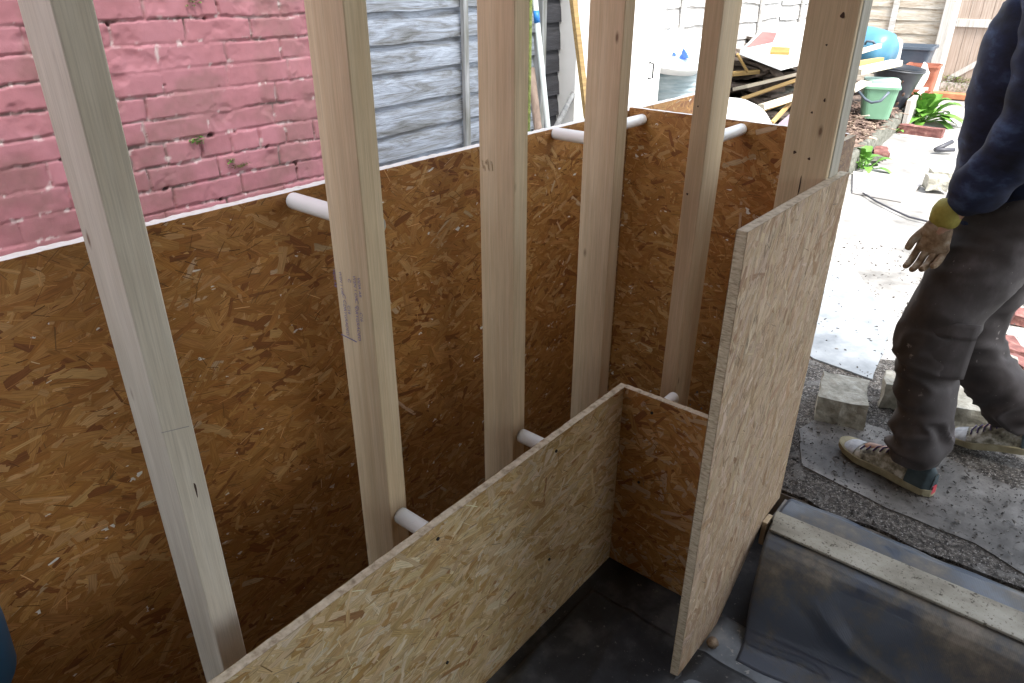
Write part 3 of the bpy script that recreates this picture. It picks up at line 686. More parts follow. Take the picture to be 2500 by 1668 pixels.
a, b = lp(1315, 330, 1296, 168, k0=2.4); lean('tool_handle', a, b, .02, HAND, 'worn brown wooden handle leaning left of the pale pole', 'handle')
a, b = lp(1290, 330, 1296, -10, k0=1.2, k1=.3); lean('tool_handle', a, b, .008, MOSSM, 'thin green stake standing left of the pale pole', 'stake')
a, b = lp(1362, 300, 1404, 220, k0=2, k1=.1); lean('metal_bar', a, b, .013, noise_mat('grey_bar', [(.3, (.12, .12, .12)), (.7, (.3, .3, .29))], (20, 20, 20)), 'dark grey bar leaning to the right on the black fence', 'bar')
a, b = lp(1430, 290, 1394, -10, y0=2.12, y1=2.2, k0=2, k1=.6); lean('timber_batten', a, b, .01, PLANKY, 'long tan timber batten leaning against the white wall edge', 'batten', flat=(.036, .02))

# white wall (small outhouse) behind the cracked post
wx0 = F(1405, 200, y=2.3).x; wx1 = F(1614, 150, y=2.6).x
mb = MB(); mb.box((wx0, 2.3, 0), (F(1614, 150, y=2.3).x, 3.2, 2.5)); oh = tag(mb.build('outhouse_wall', WHR, bevel=.004), 'blank white painted outhouse wall right of the black fence', 'wall')
m = MB(); q = F(1586, 172, y=2.3); m.tube([(q.x-.01, 2.299, q.z+.045), (q.x-.012, 2.27, q.z+.04), (q.x-.012, 2.27, q.z-.04), (q.x-.01, 2.299, q.z-.045)], .005, 8); m.build('handle', SCREW, oh)

# far boundary fences
YB = 3.3; XE = 11.6
lap_fence('lap_fence', (4.9, YB, 0), (8.6, YB, 0), .1, 2.3, .155, FFAR, [.10, .38, .55, .85], 'bleached grey lap fence behind the scrap wood pile', 33, bat_mat=FFAR, wav=.03, bw_=.05)
lap_fence('lap_fence', (8.65, YB, 0), (XE, YB, 0), .1, 2.3, .155, FFAR, [.2, .6], 'bleached grey lap fence in the far left corner of the yard', 34, bat_mat=FFAR, wav=.03, bw_=.05)
yg = F(2312, 100, x=XE).y
lap_fence('lap_fence', (XE, YB, 0), (XE, yg+.12, 0), .28, 2.6, .155, FWARM, [.45], 'warm weathered fence panel left of the wooden gate', 35, bat_mat=FFAR, wav=.02, bw_=.07)
POSTW = wood_mat('weathered_post', (.58, .56, .53), (.36, .34, .31))
m = MB(); m.box((XE-.11, yg-.01, 0), (XE, yg+.11, 2.8)); tag(m.build('gate_post', POSTW, bevel=.006), 'pale weathered gate post left of the wooden gate', 'post')
# gate
GW = grey_boards('gate_boards', [(.3, (.26, .19, .15)), (.5, (.46, .38, .33)), (.7, (.58, .53, .5))])
gt = empty('garden_gate', (XE+.02, yg-.02, GZ), 'weathered ledged and braced wooden garden gate behind the worker', 'gate')
y = yg-.05; i = 0
GB = MB(); R = random.Random(9); GB.box((XE+.02, yg-1.2, GZ+.09), (XE+.03, yg-.06, 2.48))
while y > yg-1.15:
    w = .13; GB.box((XE+.0, y-w+.004, GZ+.08), (XE+.018+R.uniform(-.003, .003), y, 2.5)); y -= w
GB.build('gate_boards', wood_mat('gate_plank', (.46, .38, .32), (.28, .2, .155)), gt)
def gz(py): return F(2400, py, x=XE-.02).z
for (pa, pb) in ((48, 68), (207, 236)):
    m = MB(); m.box((XE-.03, yg-1.15, gz(pb)), (XE-.001, yg-.06, gz(pa))); m.build('gate_ledge', POSTW, gt, bevel=.004)
m = MB(); a = F(2310, 203, x=XE-.02); b = F(2398, 155, x=XE-.02); e = a+(b-a)*2.2; m.prism([a, e, e+Vector((0, 0, .085)), a+Vector((0, 0, .085))], (.019, 0, 0)); m.build('gate_brace', POSTW, gt)
m = MB(); R = random.Random(12)
for i in range(700):
    u = R.random(); p = Vector((XE-.012, yg-.06-u*.75, GZ+.07+R.random()**1.6*.22*(1-u*.45)))
    leaf(m, p, (-1, R.uniform(-1, 1), R.uniform(-.3, 1)), .03, .018, .3)
tag(m.build('moss_patch', MOSSM), 'yellow green moss along the bottom of the gate', 'moss')
m = MB(); m.box((XE-.22, yg-1.2, GZ), (XE-.03, yg+.0, GZ+.07)); tag(m.build('gate_step', noise_mat('terracotta_step', [(.3, (.34, .12, .05)), (.7, (.48, .22, .11))], (10, 10, 10)), bevel=.008), 'low orange brick step below the gate', 'step')

# ------------------------------------------------------------------ raised bed edging, its fill and the bins
LOG = noise_mat('log_edging', [(.3, (.06, .06, .045)), (.6, (.15, .15, .125)), (.8, (.26, .25, .23))], (14, 14, 30), bump=.6)
ed = empty('log_edging', (6.4, 1.63, GZ), 'weathered roll of half log edging along the path', 'edging')
pts = [F(2066, 425, z=GZ), F(2085, 408, z=GZ), F(2112, 384, z=GZ), F(2145, 352, z=GZ), F(2175, 325, z=GZ), F(2203, 302, z=GZ), F(2222, 286, z=GZ)]
EH = .17
m = MB(); R = random.Random(4); tot = 0
for a, b in zip(pts[:-1], pts[1:]):
    n = max(1, int((b-a).length/.062))
    for k in range(n):
        p = a.lerp(b, k/n); h = EH+R.uniform(-.008, .008); r = .034
        m.lathe([(r, 0), (r, h-.01), (r*.8, h), (0, h+.002)], p, 10)
m.build('log_palings', LOG, ed)
mb = MB(); a, b = F(2210, 318, z=GZ), F(2260, 270, z=GZ); n_ = (b-a).normalized(); s = Vector((-n_.y, n_.x, 0))*.05
h0, h1 = .30, .33
mb.prism([a, a+s, a+s+Vector((0, 0, h0)), a+Vector((0, 0, h0))], b-a); tag(mb.build('edging_board', POSTW, bevel=.004), 'upright mossy board ending the log edging near the gate', 'board')
# compost / leaf litter heap
SOIL = noise_mat('leaf_litter', [(.3, (.035, .025, .02)), (.55, (.1, .07, .055)), (.75, (.2, .15, .12))], (25, 25, 25), bump=1, bdist=.02)
def bed(u, v):
    x = 5.2+u*6.3; base_y = np.interp(x, [5, 6.4, 7.1, 8.2, 9.9, 12], [1.55, 1.63, 1.69, 1.81, 1.95, 2.1])+.04
    yy = base_y+v*(3.2-base_y); z = GZ+.10+.10*math.exp(-((v-.3)/.35)**2)*(.6+.4*math.sin(x*3))+.02*mnoise.noise(Vector((x*6, yy*6, 0)))
    return (x, yy, z)
mb = MB(); mb.grid(bed, 160, 50); mb.build('flower_bed', SOIL)['kind'] = 'structure'
LIT = noise_mat('dead_leaves', [(.3, (.05, .03, .025)), (.5, (.18, .12, .095)), (.65, (.36, .27, .2)), (.8, (.6, .5, .38))], (9, 9, 9), bump=.3)
m = MB(); R = random.Random(13)
for i in range(3000):
    x = R.uniform(6.1, 8.6); by = np.interp(x, [5, 6.4, 7.1, 8.2, 9.9, 12], [1.55, 1.63, 1.69, 1.81, 1.95, 2.1])
    yy = by+.05+R.random()**1.4*.7; z = GZ+.16+R.random()*.10*math.exp(-((yy-by-.3)/.3)**2)
    a = R.uniform(0, 6.28)
    if R.random() < .75: leaf(m, (x, yy, z), (math.cos(a), math.sin(a), R.uniform(-.4, .6)), R.uniform(.03, .08), R.uniform(.02, .04), .5)
    else:
        l = R.uniform(.06, .2); m.tube([(x, yy, z+.01), (x+l*math.cos(a), yy+l*math.sin(a), z+.01+R.uniform(-.03, .05))], .004, 5)
tag(m.build('leaf_litter', LIT), kind='stuff')
for i, (pa, pb, r) in enumerate((((2080, 293), (2122, 282), .006), ((2155, 288), (2181, 264), .008), ((2160, 288), (2200, 279), .006), ((2084, 330), (2140, 340), .008))):
    a = F(*pa, x=7.2 if i in (0, 3) else 8.4); b = F(*pb, x=7.0 if i in (0, 3) else 8.6)
    m = MB(); m.tube([a, a.lerp(b, .5)+Vector((0, 0, .01)), b], r, 7)
    tag(m.build('twig', PLANKW), ['pale twig on the leaf litter below the green caddy', 'pale twig propped against the black compost bin', 'curved pale twig lying over the log edging', 'long tan stick on the near end of the leaf litter'][i], 'twig')

def plant(px, py, z, n, ln, label, seed):
    R = random.Random(seed); p = F(px, py, z=z); m = MB()
    for i in range(n):
        a = R.uniform(0, 6.28); e = R.uniform(.15, 1.3); d = Vector((math.cos(a)*math.cos(e), math.sin(a)*math.cos(e), math.sin(e)))
        l = ln*R.uniform(.6, 1.15); q = p+Vector((R.uniform(-.04, .04), R.uniform(-.04, .04), 0)); m.tube([q, q+d*l*.45], .004, 5)
        leaf(m, q+d*l*.4, d, l*.75, l*R.uniform(.28, .4), .5, R)
    return tag(m.build('leafy_plant', LEAFY), label, 'plant', 'green plants along the path')
plant(2105, 412, GZ, 20, .24, 'green leafy plant at the near end of the log edging', 1)
plant(2246, 300, GZ, 60, .40, 'larger bright green plant by the far end of the log edging', 2)
plant(2186, 322, GZ, 8, .13, 'tiny yellowish seedling against the log edging', 3)
BRK = noise_mat('red_brick', [(.3, (.10, .035, .03)), (.55, (.18, .07, .06)), (.75, (.34, .19, .15))], (20, 20, 20), bump=.5)
def brick(p, yaw, label, dims=(.215, .1025, .065), mat=None, tilt=(0, 0), name='brick', cat='brick', group=None):
    R = random.Random(hash(label) % 1000 if False else int(abs(p[0]*977+p[1]*331))); m = bmesh.new(); bmesh.ops.create_cube(m, size=1)
    bmesh.ops.subdivide_edges(m, edges=m.edges, cuts=5, use_grid_fill=True)
    for v in m.verts:
        v.co = Vector((v.co.x*dims[0], v.co.y*dims[1], v.co.z*dims[2])); n = mnoise.noise_vector(v.co*38+Vector((p[0]*9, p[1]*7, 0)))
        n2 = mnoise.noise_vector(v.co*14+Vector((p[0]*5, p[1]*3, 2))); v.co += n*.0045+n2*.009
    me = bpy.data.meshes.new(name); m.to_mesh(me); m.free(); me.materials.append(mat or BRK)
    o = bpy.data.objects.new(name, me); COL.objects.link(o)
    o.matrix_basis = Matrix.Translation(p) @ Matrix.Rotation(yaw, 4, 'Z') @ Matrix.Rotation(tilt[0], 4, 'X') @ Matrix.Rotation(tilt[1], 4, 'Y')
    return tag(o, label, cat, group)
q = F(2248, 320, z=GZ+.03); brick(q, 1.5, 'dark red brick in front of the larger green plant', (.42, .1, .09))
q = F(2150, 372, z=GZ+.03); brick(q, .3, 'reddish brick lying against the log edging beyond the small plant', (.3, .12, .05))
q = F(2135, 385, z=GZ+.02); brick(q, .5, 'dark slate brick beside the reddish one at the edging', (.16, .1, .04), LOG)

# bins
CAD = noise_mat('pale_green_plastic', [(.3, (.13, .27, .17)), (.7, (.17, .33, .22))], (4, 4, 4), rough=.45, bump=0)
CADL = noise_mat('lid_green_plastic', [(.3, (.30, .44, .36)), (.7, (.36, .50, .42))], (4, 4, 4), rough=.4, bump=0)
BLK = noise_mat('black_plastic', [(.3, (.02, .023, .03)), (.7, (.045, .05, .06))], (7, 7, 7), rough=.42, bump=.1)
GRYB = noise_mat('grey_blue_plastic', [(.3, (.06, .08, .11)), (.7, (.09, .115, .145))], (5, 5, 5), rough=.45, bump=0)
def tapered(c, bw0, bd0, tw, td, h, r=.03, yaw=0, open_=True, wall=.012, mat=None, name='body', parent=None, rim=.02):
    m = MB(); seg = 5
    def ring(w, d, z, rr):
        P = []
        for (sx, sy, a0) in ((1, 1, 0), (-1, 1, 90), (-1, -1, 180), (1, -1, 270)):
            for k in range(seg):
                a = math.radians(a0+90*k/(seg-1)); P.append(Vector((sx*(w/2-rr)+rr*math.cos(a), sy*(d/2-rr)+rr*math.sin(a), z)))
        return P
    rings = [ring(bw0, bd0, 0, r), ring(bw0+(tw-bw0)*.9, bd0+(td-bd0)*.9, h*.9, r), ring(tw, td, h-rim, r), ring(tw+rim, td+rim, h-rim, r), ring(tw+rim, td+rim, h, r)]
    if open_: rings += [ring(tw-wall, td-wall, h, r*.8), ring(bw0-wall, bd0-wall, .03, r*.8)]
    n = len(rings[0]); rot = Matrix.Rotation(yaw, 3, 'Z')
    vs = [Vector(c)+rot @ p for q in rings for p in q]
    fs = [(i*n+k, i*n+(k+1) % n, (i+1)*n+(k+1) % n, (i+1)*n+k) for i in range(len(rings)-1) for k in range(n)]
    fs += [tuple(range(n))[::-1], tuple((len(rings)-1)*n+k for k in range(n))]
    m.add(vs, fs); return m.build(name, mat, parent)
# compost bin (round, perforated)
cb_c = F(2146, 270, x=8.3); s_ = 1
def bin_at(pxc, pyb, x): return F(pxc, pyb, x=x)
bt = F(2185, 170, x=8.6); bb = F(2165, 280, x=8.6); cbz = bb.z; hh = bt.z-bb.z+.02
rw = abs(F(2140, 175, x=8.6).y-F(2240, 175, x=8.6).y)/2
cbn = empty('compost_bin', (8.75, bb.y, cbz), 'black round perforated tub behind the green caddy', 'bin')
m = MB(); c0 = Vector((8.75, bb.y+.06, cbz)); rb = rw*1.02; rtp = rw*1.32
prof_ = [(rb*.72, 0), (rb*.8, hh*.2), (rtp*.93, hh*.9), (rtp*.96, hh*.93), (rtp, hh*.94), (rtp, hh*.965), (rtp*.97, hh*.97), (rtp*.97, hh*.985), (rtp*1.01, hh), (rtp*.95, hh), (rtp*.9, hh*.9), (rb*.7, .05), (0, .05)]
m.lathe(prof_, c0, 40, ax=(.0, -.10, 1)); m.build('tub', BLK, cbn)
for px, py in ((2172, 196), (2203, 200), (2170, 253), (2190, 254), (2205, 232)):
    p = F(px, py, x=8.75-rw*1.02); 
    m = MB(); v = Vector((-1, -.15, -.1)); m.tube([p+v*.02, p-v*.06], .012, 10); m.build('vent_hole', HOLE, cbn)
# green caddy
gb = F(2128, 288, x=7.55); gtp = F(2135, 200, x=7.55); hg = gtp.z-gb.z
gc = empty('food_caddy', (7.7, gb.y, gb.z), 'pale green food waste caddy with grey handle beside the black tub', 'caddy')
tapered((7.75, gb.y+.03, gb.z-.02), .26, .24, .33, .31, hg*.92, .05, .35, False, mat=CAD, name='body', parent=gc)
m = MB(); lid = tapered((7.75, gb.y+.03, gb.z-.02+hg*.9), .35, .33, .30, .28, .06, .06, .35, False, mat=CADL, name='lid', parent=gc)
m = MB(); a = F(2095, 222, x=7.53); b = F(2170, 226, x=7.53); mid = F(2128, 251, x=7.45); mid2 = F(2150, 247, x=7.45)
m.tube([a, a.lerp(mid, .6)+Vector((-.02, 0, -.01)), mid, mid2, b.lerp(mid2, .3), b], .012, 10); m.build('handle', GRYB, gc)
# grey open box behind
rb_ = F(2230, 170, x=10.2); rt_ = F(2230, 118, x=10.2)
gbx = empty('recycling_box', (10.3, rb_.y, rb_.z-.25), 'dark grey open square bin behind the black tub', 'bin')
tapered((10.4, F(2215, 118, x=10.4).y, rb_.z-.25), .42, .42, .56, .60, rt_.z-rb_.z+.27, .04, .1, True, mat=GRYB, name='body', parent=gbx, rim=.03)
# white upright board / fridge lid
WPL = noise_mat('white_plastic_sheet', [(.3, (.78, .79, .78)), (.7, (.84, .84, .82))], (5, 5, 5), rough=.4, bump=0)
m = MB(); P = [F(px, py, x=9.2) for px, py in ((2145, 92), (2192, 93), (2201, 99), (2202, 108), (2192, 158), (2140, 158))]; m.prism(P, (.05, 0, 0)); tag(m.build('white_panel', WPL, bevel=.006), 'white rounded plastic panel between the blue drum and the grey bin', 'panel')
# blue drum
DRM = noise_mat('sky_blue_plastic', [(.3, (.05, .17, .27)), (.7, (.08, .23, .34))], (4, 4, 4), rough=.35, bump=0)
m = MB(); c = F(2125, 122, x=8.9); rr = .22
m.lathe([(0, -.24), (rr*.7, -.23), (rr*.95, -.17), (rr, -.08), (rr, .08), (rr*.95, .17), (rr*.7, .23), (0, .24)], c, 32, ax=(.3, .9, .15)); dr = m.build('drum_body', DRM)
dr.name = 'blue_drum'; tag(dr, 'light blue plastic drum lying behind the scrap planks', 'drum')
m = MB(); cc = F(2126, 108, x=8.68); m.tube([cc+Vector((-.02, .05, 0)), cc+Vector((-.06, .03, .03)), cc+Vector((-.06, -.03, .03)), cc+Vector((-.02, -.05, .0))], .012, 8); m.build('handle', GRYB, dr)
# terracotta pots, white bottle shape
TER = noise_mat('terracotta', [(.3, (.26, .075, .04)), (.7, (.36, .13, .08))], (8, 8, 8), bump=.1)
tb = F(2236, 225, x=9.9)
pt = tapered((10.0, tb.y, tb.z-.22), .26, .26, .36, .34, .52, .03, .1, True, mat=TER, name='plant_trough', rim=.02); tag(pt, 'tall terracotta coloured planter right of the black tub', 'planter')
q = F(2212, 285, x=9.3); pt = tapered((9.4, q.y, q.z), .3, .3, .32, .32, F(2222, 225, x=9.3).z-q.z, .02, .1, True, mat=TER, name='plant_trough'); tag(pt, 'low salmon coloured box beneath the tall planter', 'planter')
m = MB(); P = [F(px, py, x=9.7) for px, py in ((2245, 172), (2255, 152), (2262, 158), (2264, 172), (2268, 178), (2262, 195), (2248, 218), (2236, 228), (2232, 222))]; m.prism(P, (.05, 0, 0)); tag(m.build('white_panel', WPL, bevel=.004), 'cut piece of white board standing beside the tall planter', 'panel')

# ------------------------------------------------------------------ scrap wood pile
def plank(pa, pb, xa, xb, w, t, mat, label, name='scrap_plank', cat='plank', roll=0.0, group='scrap planks on the pile'):
    a = F(*pa, x=xa); b = F(*pb, x=xb); d = (b-a); ln = d.length; d.normalize()
    s = d.cross(Vector((0, 0, 1))).normalized(); u = s.cross(d); s2 = s*math.cos(roll)+u*math.sin(roll); u2 = -s*math.sin(roll)+u*math.cos(roll)
    m = MB(); m.box((-ln/2, -w/2, -t/2), (ln/2, w/2, t/2)); c = (a+b)/2
    M_ = Matrix(((d.x, s2.x, u2.x, c.x), (d.y, s2.y, u2.y, c.y), (d.z, s2.z, u2.z, c.z), (0, 0, 0, 1)))
    return tag(m.build(name, mat, None, M_, bevel=.003), label, cat, group)
xp = 7.0
plank((1806, 285), (2010, 213), 6.6, 7.2, .05, .05, PLANKY, 'yellow edged plank lying lowest across the scrap pile')
plank((1808, 243), (1990, 180), 6.5, 7.1, .04, .03, PLANKY, 'thin bright yellow batten across the middle of the scrap pile', roll=.5)
plank((1806, 215), (1960, 178), 6.7, 7.3, .22, .03, PLANKW, 'pale board with a broken orange edge in the scrap pile', roll=.25)
plank((1858, 262), (2060, 200), 6.3, 7.0, .09, .05, PLANKW, 'pale yellow thick plank at the foot of the scrap pile', roll=.2)
plank((1785, 181), (1850, 175), 6.9, 7.2, .06, .04, PLANKY, 'short yellow plank end sticking out left of the scrap pile')
plank((1800, 132), (1825, 176), 6.8, 7.0, .02, .02, PLANKY, 'small tan slat slanting down from the red board corner')
plank((1885, 300), (1955, 225), 6.2, 6.9, .03, .03, PLANKY, 'short orange slat at the low end of the scrap pile')
plank((1900, 320), (1985, 245), 6.1, 6.8, .18, .02, noise_mat('mauve_board', [(.3, (.24, .19, .25)), (.7, (.36, .3, .37))], (8, 8, 8)), 'mauve painted board at the low right of the scrap pile', roll=.4)
for i, (pa, pb, w) in enumerate((((1840, 235), (1930, 195), .16), ((1870, 245), (1945, 205), .1), ((1830, 190), (1920, 165), .2), ((1850, 160), (1940, 150), .25), ((1900, 270), (1980, 225), .16), ((1880, 290), (1960, 262), .12))):
    plank(pa, pb, 7.1+.05*i, 7.6, w, .025, [PLANKG, LOG, PLANKG][i % 3], ['brown board wedged in the middle of the scrap pile', 'mossy grey board wedged behind the thin yellow batten', 'dark brown board under the pale broken board', 'dark board in the shade under the red and white sheet', 'brown board beneath the thick pale plank', 'grey board low in the scrap pile beside the mauve board'][i], roll=.3*(-1)**i)
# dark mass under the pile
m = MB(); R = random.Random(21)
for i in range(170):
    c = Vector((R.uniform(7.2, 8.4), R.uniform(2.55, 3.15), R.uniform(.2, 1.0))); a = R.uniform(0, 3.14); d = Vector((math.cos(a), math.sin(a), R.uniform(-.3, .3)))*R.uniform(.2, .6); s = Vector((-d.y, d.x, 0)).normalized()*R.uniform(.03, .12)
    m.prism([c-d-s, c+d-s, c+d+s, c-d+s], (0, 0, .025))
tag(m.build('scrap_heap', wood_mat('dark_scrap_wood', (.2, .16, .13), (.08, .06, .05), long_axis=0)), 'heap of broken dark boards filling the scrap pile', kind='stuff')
REDW, N, L, b = new_mat('red_white_sheet', (.7, .7, .68), .5)
m = MB(); P = [F(px, py, x=xx) for px, py, xx in ((1807, 124, 6.4), (1908, 163, 6.2), (1985, 143, 6.9), (2030, 60, 7.9), (1860, 74, 7.6))]
nrm = (P[1]-P[0]).cross(P[3]-P[0]).normalized(); nrm = nrm if nrm.dot(CAM-P[0]) > 0 else -nrm
def onsheet(px, py):
    d = fw + rt*((px-CX)/FPX) - up*((py-CY)/FPX); t = (P[0]-CAM).dot(nrm)/d.dot(nrm); return CAM+d*t
P = [P[0], P[1], onsheet(1985, 143), onsheet(2035, 62), onsheet(1925, 66), onsheet(1857, 74)]
m.prism(P, -nrm*.03); sheet = tag(m.build('scrap_sheet', WPL), 'big white sheet with a faded red corner on top of the scrap pile', 'sheet')
RED = noise_mat('faded_red', [(.3, (.32, .07, .065)), (.7, (.40, .12, .11))], (6, 6, 6), bump=.05)
m = MB(); m.prism([onsheet(*q)+nrm*.003 for q in ((1818, 119), (1861, 78), (1898, 80), (1887, 104))], -nrm*.002); m.build('red_corner', RED, sheet)
m = MB(); m.prism([onsheet(*q)+nrm*.022 for q in ((1882, 120), (1928, 122), (1926, 135), (1880, 134))], -nrm*.02); tag(m.build('wood_offcut', noise_mat('orange_offcut', [(.3, (.25, .11, .02)), (.7, (.38, .19, .05))], (9, 9, 9))), 'small orange wood offcut lying on the white scrap sheet', 'offcut')
m = MB(); P2 = [F(px, py, x=xx) for px, py, xx in ((1897, 80, 7.7), (1930, 60, 7.6), (2060, 30, 8.2), (2060, 90, 8.2), (1950, 110, 7.2))]; m.prism(P2, (0, 0, -.03)); tag(m.build('scrap_sheet', WPL), 'second white sheet lying behind the red cornered one', 'sheet')
# planks reaching right towards the bins
plank((2090, 175), (2190, 153), 7.4, 7.9, .12, .05, PLANKW, 'pale thick plank pointing at the black tub from the scrap pile')
plank((2090, 157), (2152, 147), 7.5, 7.9, .05, .05, PLANKY, 'yellow plank end above the pale thick plank right of the jamb')
plank((2080, 132), (2148, 112), 7.6, 8.1, .04, .04, PLANKW, 'upper pale batten crossing in front of the blue drum')
plank((2075, 222), (2115, 200), 6.9, 7.1, .10, .02, PLANKW, 'pale splintered board end leaning on the green caddy')

# white sack, grey barrel and white basin behind the end board
SACK = noise_mat('white_sack', [(.3, (.66, .71, .78)), (.7, (.82, .84, .86))], (6, 6, 6), rough=.45, bump=.5, bdist=.02)
def blob(name, c, r, mat, label, cat, amp=.15, sc=3, seed=0, kind=None, zs=1):
    bm = bmesh.new(); bmesh.ops.create_icosphere(bm, subdivisions=4, radius=1)
    for v in bm.verts:
        n = mnoise.noise(v.co*sc*.5+Vector((seed, 0, 0)))*1.2+mnoise.noise(v.co*sc*1.8+Vector((seed, 3, 0)))*.4
        v.co = Vector((v.co.x*r[0], v.co.y*r[1], v.co.z*r[2]))*(1+amp*n)
    me = bpy.data.meshes.new(name); bm.to_mesh(me); bm.free(); me.materials.append(mat)
    for p in me.polygons: p.use_smooth = True
    o = bpy.data.objects.new(name, me); COL.objects.link(o); o.matrix_basis = Matrix.Translation(c); return tag(o, label, cat)
c = F(1650, 135, x=6.2); sk = blob('plastic_sack', c, (.25, .30, .20), SACK, 'white plastic sack with blue print on top of the grey barrel', 'sack', .16, 3, 4)
BLP, *_ = new_mat('blue_print', (.04, .12, .6), .5)
for px, py, s in ((1671, 136, 9), (1665, 141, 6), (1645, 133, 4), (1669, 125, 4)):
    p = F(px, py, x=5.93); m = MB(); m.prism([p+Vector((0, -s*.004, -s*.002)), p+Vector((0, s*.004, -s*.003)), p+Vector((0, s*.003, s*.004)), p+Vector((0, -s*.001, s*.003))], (.02, 0, 0)); m.build('blue_print', BLP, sk)
c = F(1655, 215, x=6.0)
m = MB(); prof_ = []; rr = .30
for i in range(60):
    t = i/59; prof_.append((rr*(1+.015*math.sin(i*1.6))*(1-.25*max(0, t-.7)/.3), .62*t))
m.lathe([(0, 0)]+prof_+[(0, .62)], (6.15, c.y-.02, c.z-.36), 40, ax=(0, .12, 1)); tag(m.build('ribbed_barrel', noise_mat('ribbed_grey_plastic', [(.3, (.22, .3, .33)), (.7, (.45, .52, .54))], (5, 5, 30), rough=.45)), 'ribbed grey blue barrel beside the white outhouse wall', 'barrel')
m = MB(); c = F(1640, 165, x=5.9); m.lathe([(.0, .0), (.2, .0), (.26, .05), (.27, .06), (.24, .05), (.18, .02), (0, .02)], c-Vector((0, 0, .03)), 30, ax=(0, -.1, 1)); tag(m.build('plastic_tray', WPL), 'shallow white tray between the sack and the barrel', 'tray')
c = F(1800, 300, x=5.0); bs = blob('rubble_bag', (5.3, F(1778, 300, x=5.3).y, .52), (.34, .34, .29), WPL, 'bulging white rubble bag just behind the end board', 'bag', .07, 2, 8)

# ------------------------------------------------------------------ things on the path
m = MB(); P = [F(px, py, z=GZ+.012) for px, py in ((2083, 418), (2262, 440), (2203, 488), (2082, 466))]; m.prism(P, (0, 0, -.02)); tag(m.build('paving_slab', noise_mat('pale_slab', [(.3, (.5, .48, .47)), (.7, (.62, .6, .58))], (5, 5, 5)), bevel=.003), 'thin pale square slab lying on the concrete path', 'slab')
CABLE, *_ = new_mat('grey_cable', (.05, .05, .06), .5)
pts = [F(px, py, z=GZ+.008) for px, py in ((2084, 458), (2105, 470), (2140, 492), (2180, 512), (2220, 530), (2265, 541), (2300, 548))]
m = MB(); m.tube(pts, .007, 8); tag(m.build('cable', CABLE), 'dark cable lying across the pale path towards the worker', 'cable')
m = MB(); m.tube([F(2283, 366, z=GZ+.03), F(2325, 346, z=GZ+.09)], .02, 8); m.tube([F(2283, 366, z=GZ+.03), F(2330, 366, z=GZ+.03)], .018, 8); tag(m.build('metal_bracket', CABLE), 'dark angled scrap piece on the path behind the worker', 'scrap')
# felt sheets
fe = slab_poly('felt_strip', [F(1958, 1138, z=GZ), F(2060, 1190, z=GZ), F(2165, 1243, z=GZ), F(2280, 1290, z=GZ), F(2378, 1328, z=GZ), F(2600, 1465, z=GZ), F(2600, 1240, z=GZ), F(2420, 1170, z=GZ), F(2282, 1108, z=GZ), F(2160, 1050, z=GZ), F(2010, 1010, z=GZ), F(1950, 1050, z=GZ)], GZ+.004, G_FELT, .004, .004)
tag(fe, 'dusty grey roofing felt strip under the planted shoe', 'felt')
PAP = noise_mat('pale_plaster_sheet', [(.3, (.16, .18, .20)), (.5, (.3, .325, .345)), (.7, (.44, .47, .5))], (5, 5, 5), speck=[(50, .68, (.2, .19, .18))])
pa_ = slab_poly('pale_sheet', [F(1930, 840, z=GZ), F(1986, 879, z=GZ), F(2060, 905, z=GZ), F(2129, 930, z=GZ), F(2180, 800, z=GZ), F(2080, 650, z=GZ), F(1960, 650, z=GZ)], GZ+.008, PAP, .006, .004)
tag(pa_, 'pale sheet of felt on the ground behind the tall board', 'sheet')
# grit and crumbs scattered
m = MB(); R = random.Random(77)
for i in range(4200):
    x = R.uniform(1.95, 4.6) if i < 2200 else R.uniform(1.93, 2.9); yy = R.uniform(-.6, 1.1) if i < 2200 else R.uniform(-.4, .58); s = R.uniform(.0015, .007)*(1+.5*(x > 3)) if R.random() < .93 else R.uniform(.006, .012); z = GZ+.002+(.004 if 2 < x < 2.9 else 0)
    vs = [(x+R.uniform(-1, 1)*s, yy+R.uniform(-1, 1)*s, z+R.uniform(0, 1.3)*s) for _ in range(5)]
    m.add(vs, [(0, 1, 2), (0, 2, 3), (0, 3, 4), (1, 2, 4), (0, 1, 4), (2, 3, 4), (1, 3, 4)])
tag(m.build('grit', noise_mat('grit_mat', [(.35, (.03, .027, .025)), (.55, (.1, .09, .08)), (.7, (.45, .43, .4))], (30, 30, 30), bump=0)), kind='stuff')
BLOCK = noise_mat('rough_concrete_block', [(.3, (.2, .19, .15)), (.55, (.36, .345, .29)), (.75, (.5, .49, .44))], (26, 26, 26), detail=8, bump=.9, bdist=.01)
q = F(2075, 990, z=GZ+.05); brick(q+Vector((.02, .035, .0)), .25, 'broken concrete block in front of the planted shoe', (.21, .16, .10), BLOCK, name='concrete_block', cat='block')
q = F(2180, 990, z=GZ+.05); brick(q+Vector((.12, .0, .0)), .25, 'second concrete block half hidden behind the trouser leg', (.12, .13, .10), BLOCK, name='concrete_block', cat='block')
q = F(2380, 1045, z=GZ+.04); brick(q+Vector((.18, .0, .0)), .35, 'long dark kerb block lying behind the feet', (.25, .55, .09), BLOCK, name='concrete_block', cat='block')
